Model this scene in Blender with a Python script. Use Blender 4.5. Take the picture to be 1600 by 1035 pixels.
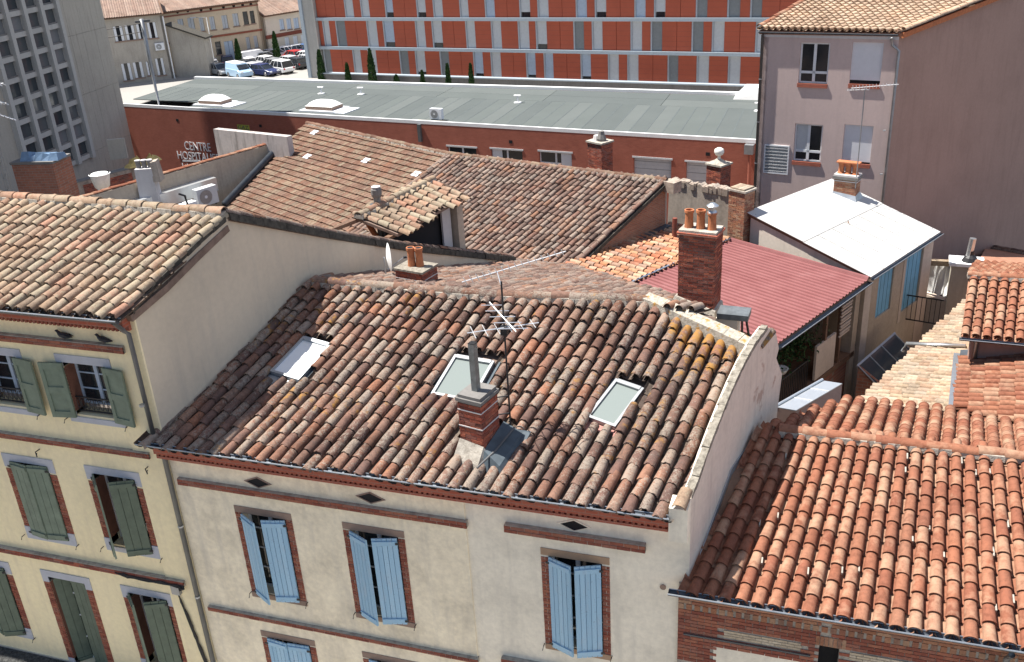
import bpy, bmesh, math, random
from mathutils import Vector, Matrix
for o in list(bpy.data.objects): bpy.data.objects.remove(o)
SC = bpy.context.scene
COL = SC.collection
R = math.radians
random.seed(7)
# ------------------------------------------------------------------ camera
F, CX, CY = 1500.0, 800.0, 517.5
ROW = [Vector((0.94960044, 0.30849044, -0.05561157)),
       Vector((0.08101162, -0.41290572, -0.9071637)),
       Vector((-0.30281367, 0.85693787, -0.41708676))]
CAM = Vector((0.0, -13.0, 19.5))
cd = bpy.data.cameras.new('camera'); cam = bpy.data.objects.new('camera', cd); COL.objects.link(cam)
cd.sensor_fit = 'HORIZONTAL'; cd.sensor_width = 36.0; cd.lens = F / 1600.0 * 36.0
cd.clip_start = 0.1; cd.clip_end = 3000.0
rx, dn, fw = ROW
M3 = Matrix((rx, -dn, -fw)).transposed()
cam.matrix_world = Matrix.Translation(CAM) @ M3.to_4x4()
SC.camera = cam
# ------------------------------------------------------------------ sky and sun
SUN_D = Vector((0.49, 0.0, -1.0)).normalized()
W = bpy.data.worlds.new('World'); SC.world = W; W.use_nodes = True
wn = W.node_tree.nodes; bgn = wn['Background']
sky = wn.new('ShaderNodeTexSky'); sky.sky_type = 'NISHITA'; sky.sun_disc = False
sky.sun_elevation = R(62.4); sky.sun_rotation = R(90.0)
sky.air_density = 1.0; sky.dust_density = 1.2; sky.ozone_density = 1.0; sky.altitude = 150
W.node_tree.links.new(sky.outputs[0], bgn.inputs[0]); bgn.inputs[1].default_value = 0.06
sl = bpy.data.lights.new('sun', 'SUN'); sl.energy = 4.6; sl.angle = R(0.53); sl.color = (1.0, 0.955, 0.89)
so = bpy.data.objects.new('sun', sl); COL.objects.link(so)
so.rotation_euler = SUN_D.to_track_quat('-Z', 'Y').to_euler(); so.location = (-20, 0, 40)
vs = SC.view_settings; vs.view_transform = 'Standard'; vs.look = 'None'; vs.gamma = 1.0; vs.use_curve_mapping = False
vs.exposure = 1.2
SC.render.resolution_x = 1024; SC.render.resolution_y = 662
SC.render.engine = 'CYCLES'
SC.cycles.max_bounces = 6; SC.cycles.diffuse_bounces = 4
# ------------------------------------------------------------------ pixel -> place
def ray(u, v):
    return ROW[0] * (u - CX) + ROW[1] * (v - CY) + ROW[2] * F
def onP(u, v, p, n):
    d = ray(u, v); n = Vector(n); return CAM + d * ((Vector(p) - CAM).dot(n) / d.dot(n))
def onX(u, v, x): return onP(u, v, (x, 0, 0), (1, 0, 0))
def onY(u, v, y): return onP(u, v, (0, y, 0), (0, 1, 0))
def onZ(u, v, z): return onP(u, v, (0, 0, z), (0, 0, 1))
def zat(x, y, v):          # height of the point above (x, y) that lies on image row v
    d = Vector((x, y, 0)) - CAM
    a1, a2, b1, b2 = d.dot(ROW[1]), d.dot(ROW[2]), ROW[1].z, ROW[2].z
    k = (v - CY) / F
    return (k * a2 - a1) / (b1 - k * b2)
def proj(P):
    d = Vector(P) - CAM
    return CX + F * d.dot(ROW[0]) / d.dot(ROW[2]), CY + F * d.dot(ROW[1]) / d.dot(ROW[2])
class Fr:                  # a flat frame: u across, v up, n out
    def __init__(s, o, u, v=(0, 0, 1)):
        s.o = Vector(o); s.u = Vector(u).normalized(); v = Vector(v); s.v = (v - s.u * v.dot(s.u)).normalized(); s.n = s.u.cross(s.v)
    def p(s, a, b, c=0.0): return s.o + s.u * a + s.v * b + s.n * c
    def px(s, x, y, c=0.0):
        d = onP(x, y, s.o + s.n * c, s.n) - s.o; return d.dot(s.u), d.dot(s.v)
# ------------------------------------------------------------------ mesh collecting
ORG = {}
class MB:
    def __init__(s): s.v = []; s.f = []; s.r = []; s.cr = 0.0
    def poly(s, pts):
        i = len(s.v); s.v += [Vector(p) for p in pts]; s.f.append(list(range(i, i + len(pts)))); s.r.append(s.cr)
    def hexa(s, P):        # 4 bottom, 4 top
        i = len(s.v); s.v += [Vector(p) for p in P]
        for q in ((3, 2, 1, 0), (4, 5, 6, 7), (0, 1, 5, 4), (1, 2, 6, 5), (2, 3, 7, 6), (3, 0, 4, 7)):
            s.f.append([i + k for k in q]); s.r.append(s.cr)
        return s
    def box(s, fr, a0, a1, b0, b1, c0, c1):
        return s.hexa([fr.p(a0, b0, c0), fr.p(a1, b0, c0), fr.p(a1, b0, c1), fr.p(a0, b0, c1),
                       fr.p(a0, b1, c0), fr.p(a1, b1, c0), fr.p(a1, b1, c1), fr.p(a0, b1, c1)])
    def prism(s, pts, vec):
        vec = Vector(vec); n = len(pts); i = len(s.v)
        s.v += [Vector(p) for p in pts] + [Vector(p) + vec for p in pts]
        s.f.append([i + k for k in range(n)][::-1]); s.f.append([i + n + k for k in range(n)])
        for k in range(n): s.f.append([i + k, i + (k + 1) % n, i + n + (k + 1) % n, i + n + k])
        s.r += [s.cr] * (n + 2); return s
    def tube(s, path, r, n=6, caps=True):
        path = [Vector(p) for p in path]; rings = []
        for k, p in enumerate(path):
            t = (path[min(k + 1, len(path) - 1)] - path[max(k - 1, 0)]).normalized()
            a = t.cross(Vector((0, 0, 1)) if abs(t.z) < .9 else Vector((1, 0, 0))).normalized(); b = t.cross(a)
            rr = r[k] if isinstance(r, (list, tuple)) else r
            i = len(s.v); rings.append(i)
            s.v += [p + (a * math.cos(2 * math.pi * j / n) + b * math.sin(2 * math.pi * j / n)) * rr for j in range(n)]
        for k in range(len(rings) - 1):
            for j in range(n):
                s.f.append([rings[k] + j, rings[k] + (j + 1) % n, rings[k + 1] + (j + 1) % n, rings[k + 1] + j]); s.r.append(s.cr)
        if caps:
            s.f.append([rings[0] + j for j in range(n)]); s.f.append([rings[-1] + j for j in range(n)]); s.r += [s.cr] * 2
        return s
    def lathe(s, prof, base, n=12, ax=(0, 0, 1)):
        base = Vector(base); ax = Vector(ax).normalized()
        a = ax.cross(Vector((0, 1, 0)) if abs(ax.y) < .9 else Vector((1, 0, 0))).normalized(); b = ax.cross(a); rings = []
        for r, z in prof:
            i = len(s.v); rings.append(i)
            s.v += [base + ax * z + (a * math.cos(2 * math.pi * j / n) + b * math.sin(2 * math.pi * j / n)) * r for j in range(n)]
        for k in range(len(rings) - 1):
            for j in range(n):
                s.f.append([rings[k] + j, rings[k] + (j + 1) % n, rings[k + 1] + (j + 1) % n, rings[k + 1] + j]); s.r.append(s.cr)
        s.f.append([rings[0] + j for j in range(n)]); s.f.append([rings[-1] + j for j in range(n)]); s.r += [s.cr] * 2
        return s
    def add(s, V, Fs, M, rnd=0.0):
        i = len(s.v); s.v += [M @ v for v in V]
        for f in Fs: s.f.append([i + k for k in f]); s.r.append(rnd)
    def build(s, name, m, parent=None, smooth=False, kind=None, org=None, fix=False):
        og = ORG[parent.name] if parent else (Vector(org) if org is not None else Vector((0, 0, 0)))
        me = bpy.data.meshes.new(name); me.from_pydata([tuple(v - og) for v in s.v], [], s.f)
        if any(s.r):
            at = me.attributes.new('rnd', 'FLOAT', 'FACE'); at.data.foreach_set('value', s.r)
        if smooth: me.polygons.foreach_set('use_smooth', [True] * len(me.polygons))
        if fix:
            b = bmesh.new(); b.from_mesh(me); bmesh.ops.recalc_face_normals(b, faces=b.faces); b.to_mesh(me); b.free()
        o = bpy.data.objects.new(name, me); COL.objects.link(o); me.materials.append(MAT[m] if isinstance(m, str) else m)
        if parent: o.parent = parent
        else: o.location = og
        ORG[o.name] = og
        if kind: o['kind'] = kind
        return o
def tag(o, label, cat, group=None):
    o['label'] = label; o['category'] = cat
    if group: o['group'] = group
    return o
def thing(name, label, cat, loc, group=None):
    o = bpy.data.objects.new(name, None); COL.objects.link(o); o.location = loc; o.empty_display_size = .3
    ORG[o.name] = Vector(loc); return tag(o, label, cat, group)
def inst(me, name, parent, M, mat=None):
    o = bpy.data.objects.new(name, me); COL.objects.link(o); o.parent = parent
    o.matrix_basis = Matrix.Translation(-ORG[parent.name]) @ M; return o
def frame_matrix(p, x, y):
    x = Vector(x).normalized(); y = Vector(y); y = (y - x * y.dot(x)).normalized(); z = x.cross(y)
    m = Matrix((x, y, z)).transposed().to_4x4(); m.translation = p; return m
# ------------------------------------------------------------------ materials
MAT = {}
class NT:
    def __init__(s, name):
        m = bpy.data.materials.new(name); m.use_nodes = True; MAT[name] = m; s.t = m.node_tree; s.n = s.t.nodes
        s.b = s.n['Principled BSDF']; s.L = s.t.links
    def new(s, t, **k):
        n = s.n.new(t)
        for a, b in k.items(): setattr(n, a, b)
        return n
    def lk(s, a, b): s.L.new(a, b)
    def pos(s): return s.new('ShaderNodeNewGeometry').outputs['Position']
    def noise(s, scale, detail=4, vec=None, rough=.6, stretch=None):
        n = s.new('ShaderNodeTexNoise'); n.inputs['Scale'].default_value = scale; n.inputs['Detail'].default_value = detail; n.inputs['Roughness'].default_value = rough
        v = vec or s.pos()
        if stretch:
            mp = s.new('ShaderNodeMapping'); mp.inputs['Scale'].default_value = stretch; s.lk(v, mp.inputs[0]); v = mp.outputs[0]
        s.lk(v, n.inputs['Vector']); return n.outputs['Fac']
    def ramp(s, fac, stops, interp='LINEAR'):
        r = s.new('ShaderNodeValToRGB'); r.color_ramp.interpolation = interp; e = r.color_ramp.elements
        while len(e) > 1: e.remove(e[-1])
        for k, (p, c) in enumerate(stops):
            q = e[0] if k == 0 else e.new(p); q.position = p
            c = (c, c, c) if isinstance(c, (int, float)) else c; q.color = (*c, 1)
        s.lk(fac, r.inputs[0]); return r.outputs[0]
    def mix(s, fac, a, b, mode='MIX'):
        m = s.new('ShaderNodeMix', data_type='RGBA', blend_type=mode)
        for v, i in ((fac, 0), (a, 6), (b, 7)):
            if hasattr(v, 'links'): s.lk(v, m.inputs[i])
            elif i == 0: m.inputs[0].default_value = v
            else: m.inputs[i].default_value = (*v, 1)
        return m.outputs[2]
    def math(s, op, a, b=None, c=None):
        m = s.new('ShaderNodeMath', operation=op)
        for i, v in enumerate((a, b, c)):
            if v is None: continue
            if hasattr(v, 'links'): s.lk(v, m.inputs[i])
            else: m.inputs[i].default_value = v
        return m.outputs[0]
    def out(s, col, rough=.85, bump=None, bs=.3, bd=.02, metal=0, spec=.3):
        if hasattr(col, 'links'): s.lk(col, s.b.inputs['Base Color'])
        else: s.b.inputs['Base Color'].default_value = (*col, 1)
        s.b.inputs['Roughness'].default_value = rough; s.b.inputs['Metallic'].default_value = metal
        s.b.inputs['Specular IOR Level'].default_value = spec
        if bump is not None:
            b = s.new('ShaderNodeBump'); b.inputs['Strength'].default_value = bs; b.inputs['Distance'].default_value = bd
            s.lk(bump, b.inputs['Height']); s.lk(b.outputs[0], s.b.inputs['Normal'])
    def rnd(s):
        a = s.new('ShaderNodeAttribute', attribute_name='rnd').outputs['Fac']; o = s.new('ShaderNodeObjectInfo').outputs['Random']
        return s.math('FRACT', s.math('ADD', a, o))
def plaster(name, c, var=.12, stain=(.3, .27, .22), amt=.35, big=.5, streak=True, rough=.92):
    t = NT(name); n1 = t.noise(big, 6); n2 = t.noise(9, 5); n3 = t.noise(60, 3)
    d = tuple(x * (1 - var * 2) for x in c); l = tuple(min(1, x * (1 + var)) for x in c)
    col = t.ramp(n1, [(.3, d), (.5, c), (.72, l)])
    col = t.mix(.35, col, t.ramp(n2, [(.35, d), (.65, l)]), 'MIX')
    if streak:
        n4 = t.noise(1.4, 6, stretch=(3, 3, .35)); col = t.mix(t.math('MULTIPLY', t.ramp(n4, [(.5, 0.), (.78, 1.)]), amt), col, stain)
    t.out(col, rough, n3, .25, .01, spec=.15); return t
def simple(name, c, rough=.6, metal=0, var=.12, scale=4, spec=.4, bs=.1):
    t = NT(name); n = t.noise(scale, 5)
    col = t.ramp(n, [(.3, tuple(x * (1 - var) for x in c)), (.7, tuple(min(1, x * (1 + var)) for x in c))])
    t.out(col, rough, t.noise(scale * 12, 3), bs, .01, metal, spec); return t
def tile_mat(name, cols, lichen=(.42, .38, .32), la=.5, dark=.4, orange=0.0, opos=None, fine=1.0, bleach=None, cluster=.6):
    t = NT(name); r = t.rnd(); k = len(cols)
    col = t.ramp(r, [(i / k, c) for i, c in enumerate(cols)], 'CONSTANT')
    col = t.mix(cluster, col, t.ramp(t.noise(.9, 6), [(.32, (.6, .54, .5)), (.5, (1, 1, 1)), (.68, (1.24, 1.13, 1.03))]), 'MULTIPLY')
    n = t.noise(11 * fine, 6); col = t.mix(.55, col, t.ramp(n, [(.3, (.42, .38, .36)), (.55, (1, 1, 1)), (.75, (1.0, .98, .95))]), 'MULTIPLY')
    r2 = t.math('FRACT', t.math('MULTIPLY', r, 17.37))
    if bleach: # pale bloom along each tile
        nb = t.noise(5.5, 3); col = t.mix(t.math('MULTIPLY', t.ramp(t.math('ADD', t.math('MULTIPLY', r2, .5), t.math('MULTIPLY', nb, .75)), [(.62, 0.), (.92, 1.)]), bleach[1]), col, bleach[0])
    nl = t.math('ADD', t.math('MULTIPLY', t.noise(14 * fine, 7, rough=.75), .62), t.math('MULTIPLY', t.noise(48 * fine, 4), .38))
    lm = t.ramp(t.math('ADD', nl, t.math('MULTIPLY', t.math('SUBTRACT', r2, .5), .2)), [(.5, 0.), (.57, 1.)])
    col = t.mix(t.math('MULTIPLY', lm, la), col, lichen)
    nd = t.noise(1.1, 6); nd2 = t.noise(30 * fine, 4)
    dm = t.ramp(t.math('ADD', t.math('MULTIPLY', nd, .5), t.math('MULTIPLY', nd2, .5)), [(.47, 0.), (.62, 1.)])
    col = t.mix(t.math('MULTIPLY', dm, dark), col, (.075, .062, .055))
    if orange > 0:
        no = t.noise(.55, 3); no2 = t.noise(6.5, 5)
        v = t.math('ADD', t.math('MULTIPLY', no, .55), t.math('MULTIPLY', no2, .5))
        if opos:
            ds = t.new('ShaderNodeVectorMath', operation='DISTANCE'); t.lk(t.pos(), ds.inputs[0]); ds.inputs[1].default_value = opos[0]
            v = t.math('ADD', v, t.math('MULTIPLY', t.ramp(t.math('DIVIDE', ds.outputs['Value'], opos[1]), [(.0, 1.), (1., 0.)]), opos[2]))
        col = t.mix(t.math('MULTIPLY', t.ramp(v, [(.6, 0.), (.67, 1.)]), orange), col, (.36, .185, .045))
    col = t.mix(1.0, col, (.86, .86, .86), 'MULTIPLY')
    t.out(col, .9, t.noise(45 * fine, 5), .55, .012, spec=.12)
OLD = [(.21, .132, .097), (.185, .124, .099), (.245, .163, .12), (.158, .11, .092), (.21, .147, .115), (.215, .132, .095), (.265, .195, .148), (.146, .104, .088), (.255, .148, .1)]
OLD = [(r_ * 1.1, g_ * .95, b_ * .93) for r_, g_, b_ in OLD]
tile_mat('tile_old', OLD, lichen=(.36, .32, .262), la=.62, dark=.65, cluster=.9, orange=.8, opos=((-1.9, 4.0, 11.55), 1.7, .15))
tile_mat('tile_left', [(.37, .26, .18), (.33, .235, .17), (.39, .28, .195), (.35, .22, .155), (.41, .235, .165), (.32, .245, .18), (.39, .3, .22)], lichen=(.36, .34, .24), la=.5, dark=.3, orange=.25, bleach=((.56, .45, .35), .3))
tile_mat('tile_new', [(.315, .13, .078), (.29, .118, .072), (.335, .146, .088), (.305, .127, .077), (.345, .164, .103), (.28, .11, .068)], la=.0, dark=.2, bleach=((.46, .3, .2), .75), cluster=.35)
tile_mat('tile_rear', [(.23, .15, .12), (.26, .165, .125), (.2, .135, .11), (.28, .19, .15), (.24, .14, .108), (.19, .13, .108), (.3, .17, .115)], la=.4, dark=.45, fine=.8)
tile_mat('tile_flat', [(.205, .118, .083), (.225, .13, .094), (.185, .106, .077), (.215, .115, .079), (.24, .15, .11)], lichen=(.31, .28, .2), la=.45, dark=.45, fine=.8)
tile_mat('tile_orange', [(.5, .24, .13), (.45, .2, .115), (.55, .3, .17), (.4, .25, .18), (.56, .38, .26), (.48, .18, .1)], la=.2, dark=.25)
tile_mat('tile_beige', [(.43, .33, .23), (.48, .37, .27), (.41, .28, .195), (.5, .4, .3), (.39, .31, .23)], la=.3, dark=.25)
tile_mat('tile_dist', [(.33, .235, .19), (.37, .27, .22), (.3, .21, .17)], la=.15, dark=.2, fine=.4)
tile_mat('tile_far', [(.6, .44, .31), (.66, .5, .36), (.56, .4, .28)], la=.05, dark=.05, fine=.4)
t = simple('pink_lead', (.42, .2, .17), .8, 0, .25, 12)
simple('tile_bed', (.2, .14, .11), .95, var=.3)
tile_mat('tile_channel', [(.12, .085, .068), (.145, .105, .085), (.1, .075, .062)], lichen=(.25, .22, .17), la=.35, dark=.6)  # darker than the covers: dirt, plus the shade between covers painted in
simple('tile_bed_new', (.33, .16, .1), .95, var=.3)
t = NT('mortar'); t.out(t.ramp(t.noise(9, 6), [(.3, (.25, .225, .19)), (.5, (.38, .345, .295)), (.7, (.46, .425, .365))]), .95, t.noise(30, 5), .7, .02, spec=.1)
t = NT('cope_mortar'); t.out(t.ramp(t.noise(12, 6), [(.3, (.13, .115, .095)), (.5, (.25, .225, .185)), (.7, (.34, .31, .26))]), .95, t.noise(30, 5), .8, .02, spec=.1)
t = NT('mortar_lichen'); t.out(t.mix(t.ramp(t.noise(9, 6), [(.56, 0.), (.64, .9)]), t.ramp(t.noise(14, 6), [(.35, (.26, .24, .2)), (.6, (.44, .4, .34))]), (.38, .2, .045)), .95, t.noise(30, 5), .7, .02, spec=.1)
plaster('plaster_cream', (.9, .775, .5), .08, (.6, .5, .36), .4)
plaster('plaster_gable', (.62, .535, .41), .06, (.4, .37, .31), .35)  # greyer than the cream front, with the gable's shade partly in the colour
plaster('plaster_main', (.88, .775, .585), .15, (.55, .5, .42), .6, 1.3)
plaster('plaster_right', (.85, .78, .64), .12, (.55, .51, .44), .55, 1.1)
t = plaster('plaster_peel', (.68, .6, .51), .09, (.42, .36, .32), .5, 1.0)
c_ = t.b.inputs['Base Color'].links[0].from_socket; ds = t.new('ShaderNodeVectorMath', operation='DISTANCE'); t.lk(t.pos(), ds.inputs[0]); ds.inputs[1].default_value = (-.95, 4.1, 10.35)
v_ = t.math('ADD', t.math('MULTIPLY', t.noise(1.6, 5), .9), t.ramp(t.math('DIVIDE', ds.outputs['Value'], 1.5), [(0., .32), (1., 0.)]))
t.out(t.mix(t.ramp(v_, [(.7, 0.), (.74, .7)]), c_, (.4, .27, .21)), .92, t.noise(60, 3), .25, .01, spec=.15)
plaster('plaster_pink', (.54, .43, .4), .05, (.34, .27, .26), .3)
plaster('plaster_pink_gable', (.37, .255, .215), .07, (.25, .17, .145), .45)
plaster('plaster_old', (.42, .36, .3), .2, (.2, .17, .15), .6, 1.2)
plaster('plaster_tan', (.46, .385, .3), .12, (.26, .22, .18), .5)
plaster('plaster_greyhouse', (.42, .385, .33), .12, (.24, .21, .18), .5)
plaster('plaster_far', (.60, .49, .35), .06, (.4, .34, .26), .3)
plaster('plaster_farwhite', (.68, .6, .49), .05, (.5, .45, .38), .2)
plaster('plaster_beige', (.55, .46, .38), .1, (.4, .33, .27), .3)
plaster('stained_wall', (.5, .455, .43), .1, (.12, .11, .1), .85, 1.0)
plaster('rubble', (.34, .28, .23), .3, (.16, .13, .11), .6, 2.5)
plaster('concrete', (.42, .385, .325), .08, (.22, .21, .19), .4, .3)
plaster('concrete_frame', (.47, .455, .42), .08, (.3, .29, .27), .4, .3)
plaster('concrete_dark', (.2, .19, .18), .15, (.1, .1, .095), .5)
plaster('stone_white', (.56, .54, .53), .06, (.42, .4, .38), .3)
plaster('lintel_grey', (.47, .48, .52), .06, (.36, .37, .4), .3)
plaster('lintel_brown', (.30, .215, .17), .12, (.2, .15, .12), .3)
plaster('lintel_tan', (.4, .27, .18), .1, (.28, .2, .14), .3)
plaster('street_bounce', (.5, .46, .4), .15, (.2, .19, .17), .3, .2, False)  # unseen street, made pale to bounce sunlight onto the house fronts
plaster('forecourt', (.31, .297, .275), .1, (.3, .29, .27), .3, .15, False)
plaster('pavement', (.5, .47, .42), .12, (.2, .19, .18), .3, .5, False)  # lightened as well, for bounce onto the fronts
def brick_solid(name, cols, dark=.3):
    t = NT(name); r = t.rnd(); k = len(cols); col = t.ramp(r, [(i / k, c) for i, c in enumerate(cols)], 'CONSTANT')
    col = t.mix(.6, col, t.ramp(t.noise(25, 5), [(.3, (.5, .46, .44)), (.6, (1, 1, 1))]), 'MULTIPLY')
    col = t.mix(t.math('MULTIPLY', t.ramp(t.noise(2.2, 6), [(.52, 0.), (.7, 1.)]), dark), col, (.09, .07, .06))
    t.out(col, .9, t.noise(50, 4), .5, .01, spec=.12)
brick_solid('brick_red', [(.33, .115, .075), (.29, .1, .068), (.37, .15, .095), (.25, .085, .06), (.32, .14, .1)])
brick_solid('brick_chimney', [(.34, .1, .065), (.28, .08, .055), (.4, .13, .08), (.22, .075, .055), (.3, .12, .09)], .6)
brick_solid('brick_old', [(.36, .17, .1), (.4, .21, .13), (.32, .14, .09), (.42, .26, .17), (.3, .17, .12)], .4)
brick_solid('brick_pale', [(.56, .47, .34), (.5, .42, .31), (.6, .52, .4)], .2)
def brick_wall(name, U, c1, c2, mortar, w=.22, h=.07, big=1.0, ms=.012):
    t = NT(name); p = t.pos(); dp = t.new('ShaderNodeVectorMath', operation='DOT_PRODUCT'); t.lk(p, dp.inputs[0]); dp.inputs[1].default_value = Vector(U).normalized()
    sp = t.new('ShaderNodeSeparateXYZ'); t.lk(p, sp.inputs[0]); cb = t.new('ShaderNodeCombineXYZ'); t.lk(dp.outputs['Value'], cb.inputs[0]); t.lk(sp.outputs[2], cb.inputs[1])
    b = t.new('ShaderNodeTexBrick'); t.lk(cb.outputs[0], b.inputs[0]); b.inputs['Color1'].default_value = (*c1, 1); b.inputs['Color2'].default_value = (*c2, 1); b.inputs['Mortar'].default_value = (*mortar, 1)
    b.inputs['Scale'].default_value = 1; b.inputs['Mortar Size'].default_value = ms; b.inputs['Brick Width'].default_value = w; b.inputs['Row Height'].default_value = h; b.inputs['Mortar Smooth'].default_value = .3; b.inputs['Bias'].default_value = 0
    col = t.mix(.5, b.outputs[0], t.ramp(t.noise(1.3 * big, 6), [(.3, (.68, .64, .62)), (.7, (1, 1, 1))]), 'MULTIPLY')
    inv = t.math('SUBTRACT', 1.0, b.outputs['Fac']); t.out(col, .9, inv, .4, .008, spec=.15)
AX = (1, -.145, 0)
brick_wall('brick_annex', AX, (.39, .132, .09), (.335, .112, .077), (.35, .14, .1), .24, .075, ms=.008)
brick_wall('brick_wall_e2', (.45, .89, 0), (.3, .13, .08), (.37, .18, .11), (.3, .22, .17))
brick_wall('brick_wall_x', (1, 0, 0), (.4, .11, .07), (.44, .14, .09), (.38, .17, .125))
brick_wall('brick_rough', (1, -.3, 0), (.36, .15, .1), (.27, .12, .085), (.28, .22, .18), .3, .12, 3)
simple('zinc', (.42, .45, .48), .45, .8, .1)
simple('zinc_dark', (.075, .085, .1), .5, .5, .2)
simple('lead', (.07, .09, .105), .6, .3, .25)
simple('pipe_grey', (.13, .135, .14), .5, .4, .15)
simple('reveal_brown', (.17, .075, .05), .9, 0, .2)
simple('metal_grey', (.3, .31, .32), .5, .6, .12)
simple('steel_light', (.62, .64, .65), .35, .7, .06)
simple('alu', (.72, .73, .74), .4, .6, .05)
simple('iron', (.03, .03, .033), .5, .3, .2)
simple('cable', (.035, .032, .03), .7, 0, .2)
simple('white_paint', (.78, .78, .77), .5, 0, .04)
simple('white_membrane', (.82, .81, .79), .6, 0, .05)
simple('white_frame', (.7, .72, .74), .45, 0, .06)
simple('blind_white', (.66, .67, .7), .6, 0, .04)
simple('window_blue', (.42, .5, .6), .45, 0, .08)
simple('ceramic', (.72, .70, .64), .35, 0, .1, 9)
simple('terracotta_pot', (.42, .15, .065), .85, 0, .2, 9)
simple('pot_dark', (.28, .1, .06), .85, 0, .3, 9)
simple('galv', (.55, .57, .58), .35, .85, .1)
simple('flue_metal', (.2, .215, .22), .5, .6, .25, 8)
simple('lintel_iron', (.1, .1, .1), .7)
simple('green_shutter', (.165, .208, .155), .7, 0, .16, 5)
simple('green_shutter_dark', (.115, .145, .105), .75, 0, .16, 5)
t = NT('blue_shutter'); c_ = t.ramp(t.rnd(), [(0, (.31, .5, .65)), (.3, (.34, .535, .685)), (.6, (.37, .565, .71)), (.8, (.325, .52, .675))], 'CONSTANT')
c_ = t.mix(t.math('MULTIPLY', t.ramp(t.noise(9, 7, stretch=(1, 1, .25)), [(.52, 0.), (.72, 1.)]), .45), c_, (.42, .5, .58)); c_ = t.mix(t.math('MULTIPLY', t.ramp(t.noise(26, 6), [(.6, 0.), (.68, 1.)]), .5), c_, (.16, .22, .3)); t.out(c_, .7, t.noise(40, 4, stretch=(1, 1, .1)), .3, .006, spec=.25)
simple('blue_panel', (.16, .40, .58), .6, 0, .1, 3)
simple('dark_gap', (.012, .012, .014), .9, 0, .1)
simple('wood_brown', (.16, .09, .055), .8, 0, .2)
simple('tarp_blue', (.14, .22, .33), .5, 0, .2)
simple('tarp_yellow', (.5, .37, .13), .7, 0, .3)
simple('plastic_black', (.02, .02, .022), .5, 0, .1)
simple('pigeon_grey', (.035, .036, .042), .7, 0, .4, 14)
simple('panel_red', (.46, .105, .055), .75, 0, .06, .6)
simple('panel_joint', (.37, .1, .062), .8, 0, .06)
simple('fin_grey', (.4, .43, .46), .5, .2, .08)
simple('blind_grey', (.54, .56, .57), .6, 0, .06)
simple('blind_dark', (.22, .235, .24), .6, 0, .08)
simple('beam_grey', (.36, .42, .47), .5, .1, .06)
simple('sign_white', (.85, .85, .85), .5, 0, .02)
simple('sign_yellow', (.42, .42, .06), .6, 0, .1)
simple('tyre', (.02, .02, .02), .8)
simple('rim', (.4, .4, .42), .4, .8)
simple('lamp_red', (.4, .02, .02), .3)
simple('sheet_lap', (.34, .33, .31), .7, 0, .3, 5)
simple('felt_lap', (.085, .1, .1), .85, 0, .15)
simple('canopy_felt', (.05, .05, .048), .95, 0, .9, 18)
simple('earth', (.12, .1, .085), .95, 0, .3, 1)
for nm, c in dict(car_white=(.78, .78, .78), car_grey=(.25, .26, .27), car_dark=(.03, .035, .04), car_blue=(.06, .12, .26), car_silver=(.5, .51, .53), car_red=(.4, .03, .03), car_lightblue=(.36, .52, .68), car_navy=(.035, .045, .12), car_teal=(.03, .13, .2)).items():
    simple(nm, c, .25, 0, .03, 2, .6, 0)
t = NT('glass_dark'); t.out(t.ramp(t.noise(.7, 3), [(.3, (.012, .014, .017)), (.7, (.035, .04, .045))]), .08, spec=.6)
t = NT('glass_tower'); r = t.rnd(); t.out(t.ramp(r, [(0, (.045, .055, .062)), (.35, (.075, .085, .09)), (.6, (.11, .12, .125)), (.82, (.17, .18, .185)), (.93, (.035, .042, .05))], 'CONSTANT'), .15, spec=.6)
t = NT('skylight_glass'); t.out((.2, .228, .215), .1, spec=.45)
t = NT('skylight_white'); t.out((.78, .78, .76), .12, spec=.6)  # even white pane colour of the first skylight
t = NT('panel_glass'); t.out((.045, .06, .075), .12, spec=.5)
t = NT('dome'); t.out((.8, .79, .76), .25, spec=.5)
# grey roofing felt laid in strips: strip number -> slight shade of its own
t = NT('roof_felt'); p = t.pos(); dp = t.new('ShaderNodeVectorMath', operation='DOT_PRODUCT'); t.lk(p, dp.inputs[0]); dp.inputs[1].default_value = Vector(AX).normalized()
col = t.ramp(t.rnd(), [(0, (.088, .1, .096)), (.25, (.098, .111, .105)), (.5, (.109, .121, .115)), (.75, (.092, .104, .1))], 'CONSTANT')
col = t.mix(.5, col, t.ramp(t.noise(.35, 6), [(.3, (.82, .84, .84)), (.7, (1.08, 1.08, 1.08))]), 'MULTIPLY'); t.out(col, .8, t.noise(20, 4), .2, .01, spec=.25)
t = NT('red_sheet'); n = t.noise(1.1, 5); t.out(t.ramp(n, [(.3, (.205, .074, .072)), (.6, (.245, .098, .095)), (.8, (.285, .135, .13))]), .5, spec=.3)
t = NT('white_sheet'); t.out(t.mix(t.ramp(t.noise(2.0, 6), [(.5, 0.), (.75, .5)]), (.48, .475, .462), (.41, .395, .37)), .55, spec=.3)
t = NT('foliage'); t.out(t.ramp(t.rnd(), [(0, (.018, .045, .016)), (.5, (.035, .075, .022)), (1, (.06, .11, .035))]), .8, spec=.15)
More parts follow.
